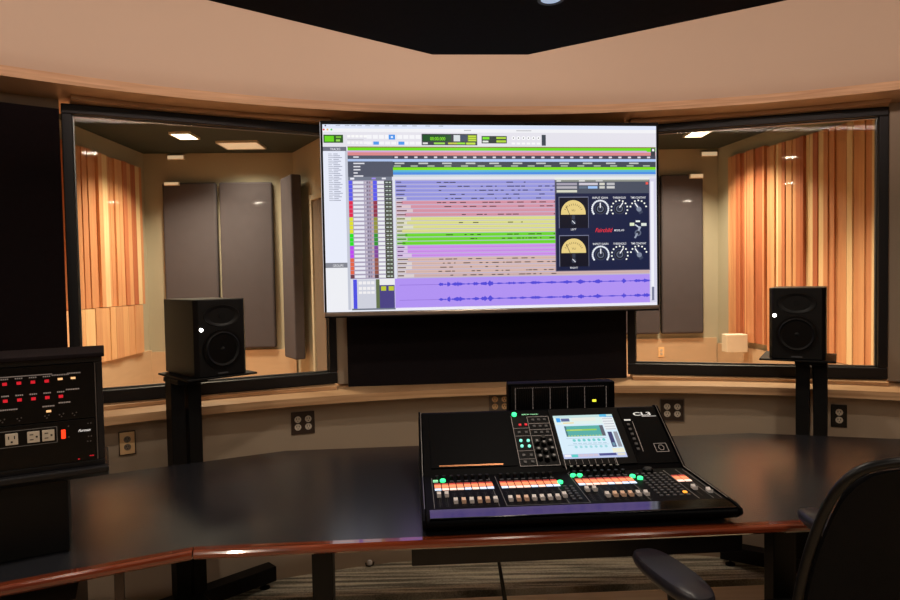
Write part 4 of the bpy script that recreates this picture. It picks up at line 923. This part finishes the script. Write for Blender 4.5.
# ------------------------------------------------------------------ OFFICE CHAIR
chair = empty('office_chair', (.80, 1.50, FZ), math.radians(10), 'black office chair seen from behind, pulled up at the right side of the desk', 'chair')
# seat
def superblob(w_, d_, h_, z0, n_=4, crown=.02, cx=0, cy=0):
    vs = []; fs = []; K = 32
    prof = [(0.2, 0), (.86, 0), (.97, .25), (1, .5), (.97, .78), (.88, .95), (.5, 1.0), (.1, 1.02)]
    for (k_, zz) in prof:
        for i in range(K):
            a = 2*PI*i/K; ca, sa = math.cos(a), math.sin(a)
            x = w_/2*k_*math.copysign(abs(ca)**(2/n_), ca); y = d_/2*k_*math.copysign(abs(sa)**(2/n_), sa)
            vs.append((cx+x, cy+y, z0+h_*zz))
    for i in range(len(prof)-1):
        for k in range(K): k2 = (k+1) % K; fs.append((i*K+k, i*K+k2, (i+1)*K+k2, (i+1)*K+k))
    fs.append(tuple(reversed(range(K)))); fs.append(tuple(range((len(prof)-1)*K, len(prof)*K)))
    return vs, fs
mb = MB(); mb.add(*superblob(.48, .46, .09, .40)); mb.build('seat', 'chair_mesh', chair, smooth=True)
# backrest: curved shell, narrower at the top, tilted back
def backrest(th, y_off, inset, K=26, J=26):
    vs = []; fs = []
    for side in (0, 1):
        for j in range(J+1):
            v = j/J
            for i in range(K+1):
                u = -1+2*i/K
                # squircle mapping for rounded corners
                vv = -1+2*v; k_ = 6; n_ = (abs(u)**k_+abs(vv)**k_)**(1/k_) or 1; m_ = max(abs(u), abs(vv)); sc2 = m_/n_ if n_ else 1
                uu, ww = u*sc2, vv*sc2; v2 = (ww+1)/2
                half = (.205-.05*v2**1.4)-inset; x = uu*half+.055
                z = .50+inset+(.490-2*inset)*v2+.014*(1-uu*uu)*v2
                y = -.235-.085*v2+.05*uu*uu+.03*math.sin(v2*PI)+y_off+(0 if side == 0 else th)*(1-.75*(max(abs(uu), abs(ww)))**8)
                vs.append((x, y, z))
    n1 = (K+1)*(J+1)
    for side in (0, 1):
        for j in range(J):
            for i in range(K):
                a = side*n1+j*(K+1)+i; q = (a, a+1, a+K+2, a+K+1); fs.append(q if side == 0 else q[::-1])
    rim = [i for i in range(K+1)]+[j*(K+1)+K for j in range(1, J+1)]+[J*(K+1)+i for i in range(K-1, -1, -1)]+[j*(K+1) for j in range(J-1, 0, -1)]
    for a, b in zip(rim, rim[1:]+rim[:1]): fs.append((a, a+n1, b+n1, b))
    return vs, fs, [vs[i] for i in rim]
vs, fs, rim = backrest(.03, 0, .012); mb = MB(); mb.add(vs, fs); mb.build('backrest', 'chair_mesh', chair, smooth=True)
vs2, fs2, rim2 = backrest(.03, .012, 0); mb = MB(); pts = rim2+rim2[:2]; mb.tube(pts, .010, 10); mb.build('back_frame', 'plastic_black', chair, smooth=True)
MB().tube([(0, -.06, .38), (0, -.2, .38), (0, -.29, .48), (0, -.31, .75)], [.03, .028, .026, .02], 12).build('back_support', 'plastic_black', chair, smooth=True)
def arm(px, py, top, rz):
    hz = top-FZ
    mb = MB(); T = Matrix.Translation((px, py, hz-.032)) @ Matrix.Rotation(rz, 4, 'Z'); mb.T = T; mb.add(*superblob(.098, .275, .032, 0, 2.7)); pad = mb.build('armrest_pad', 'arm_rubber', chair, smooth=True)
    s_ = -1 if px < 0 else 1
    MB().tube([(px, py-.03, hz-.03), (px+.0*s_, py-.04, hz-.16), (px, py-.05, .44)], [.024, .022, .024], 12).build('arm_post', 'plastic_black', chair, smooth=True)
    MB().tube([(px, py-.05, .44), (px*.8, py-.05, .395), (px*.3, py*.5-.03, .375)], [.022, .02, .018], 10).build('arm_bracket', 'plastic_black', chair, smooth=True)
ci = Matrix.Rotation(-math.radians(10), 4, 'Z') @ Matrix.Translation((-.80, -1.50, 0))
pL = ci @ Vector((.505, 1.497, 0)); arm(pL.x, pL.y, .722, math.radians(4))
pR = ci @ Vector((.935, 1.545, 0)); arm(pR.x, pR.y, .80, math.radians(-2))
MB().box(-.12, -.12, .355, .12, .12, .402).build('seat_mechanism', 'plastic_black', chair, bevel=.01)
MB().lathe([(.03, .10), (.03, .22), (.018, .225), (.018, .36)], 20).build('gas_lift', 'metal_black', chair, smooth=True)
for k in range(5):
    a = 2*PI*k/5+.3; ca, sa = math.cos(a), math.sin(a)
    lg = MB().tube([(.02*ca, .02*sa, .12), (.16*ca, .16*sa, .105), (.30*ca, .30*sa, .075)], [.026, .02, .014], 10).build('base_spoke', 'plastic_black', chair, smooth=True)
    cs = MB(); cs.T = Matrix.Translation((.30*ca, .30*sa, .029)) @ Matrix.Rotation(a, 4, 'Z'); cs.lathe([(.026, -.022), (.028, -.018), (.028, -.004), (.02, -.003), (.02, .003), (.028, .004), (.028, .018), (.026, .022)], 18, 'y'); cs.box(-.008, -.006, .02, .008, .006, .045)
    cs.build('caster', 'plastic_black', chair, smooth=True)
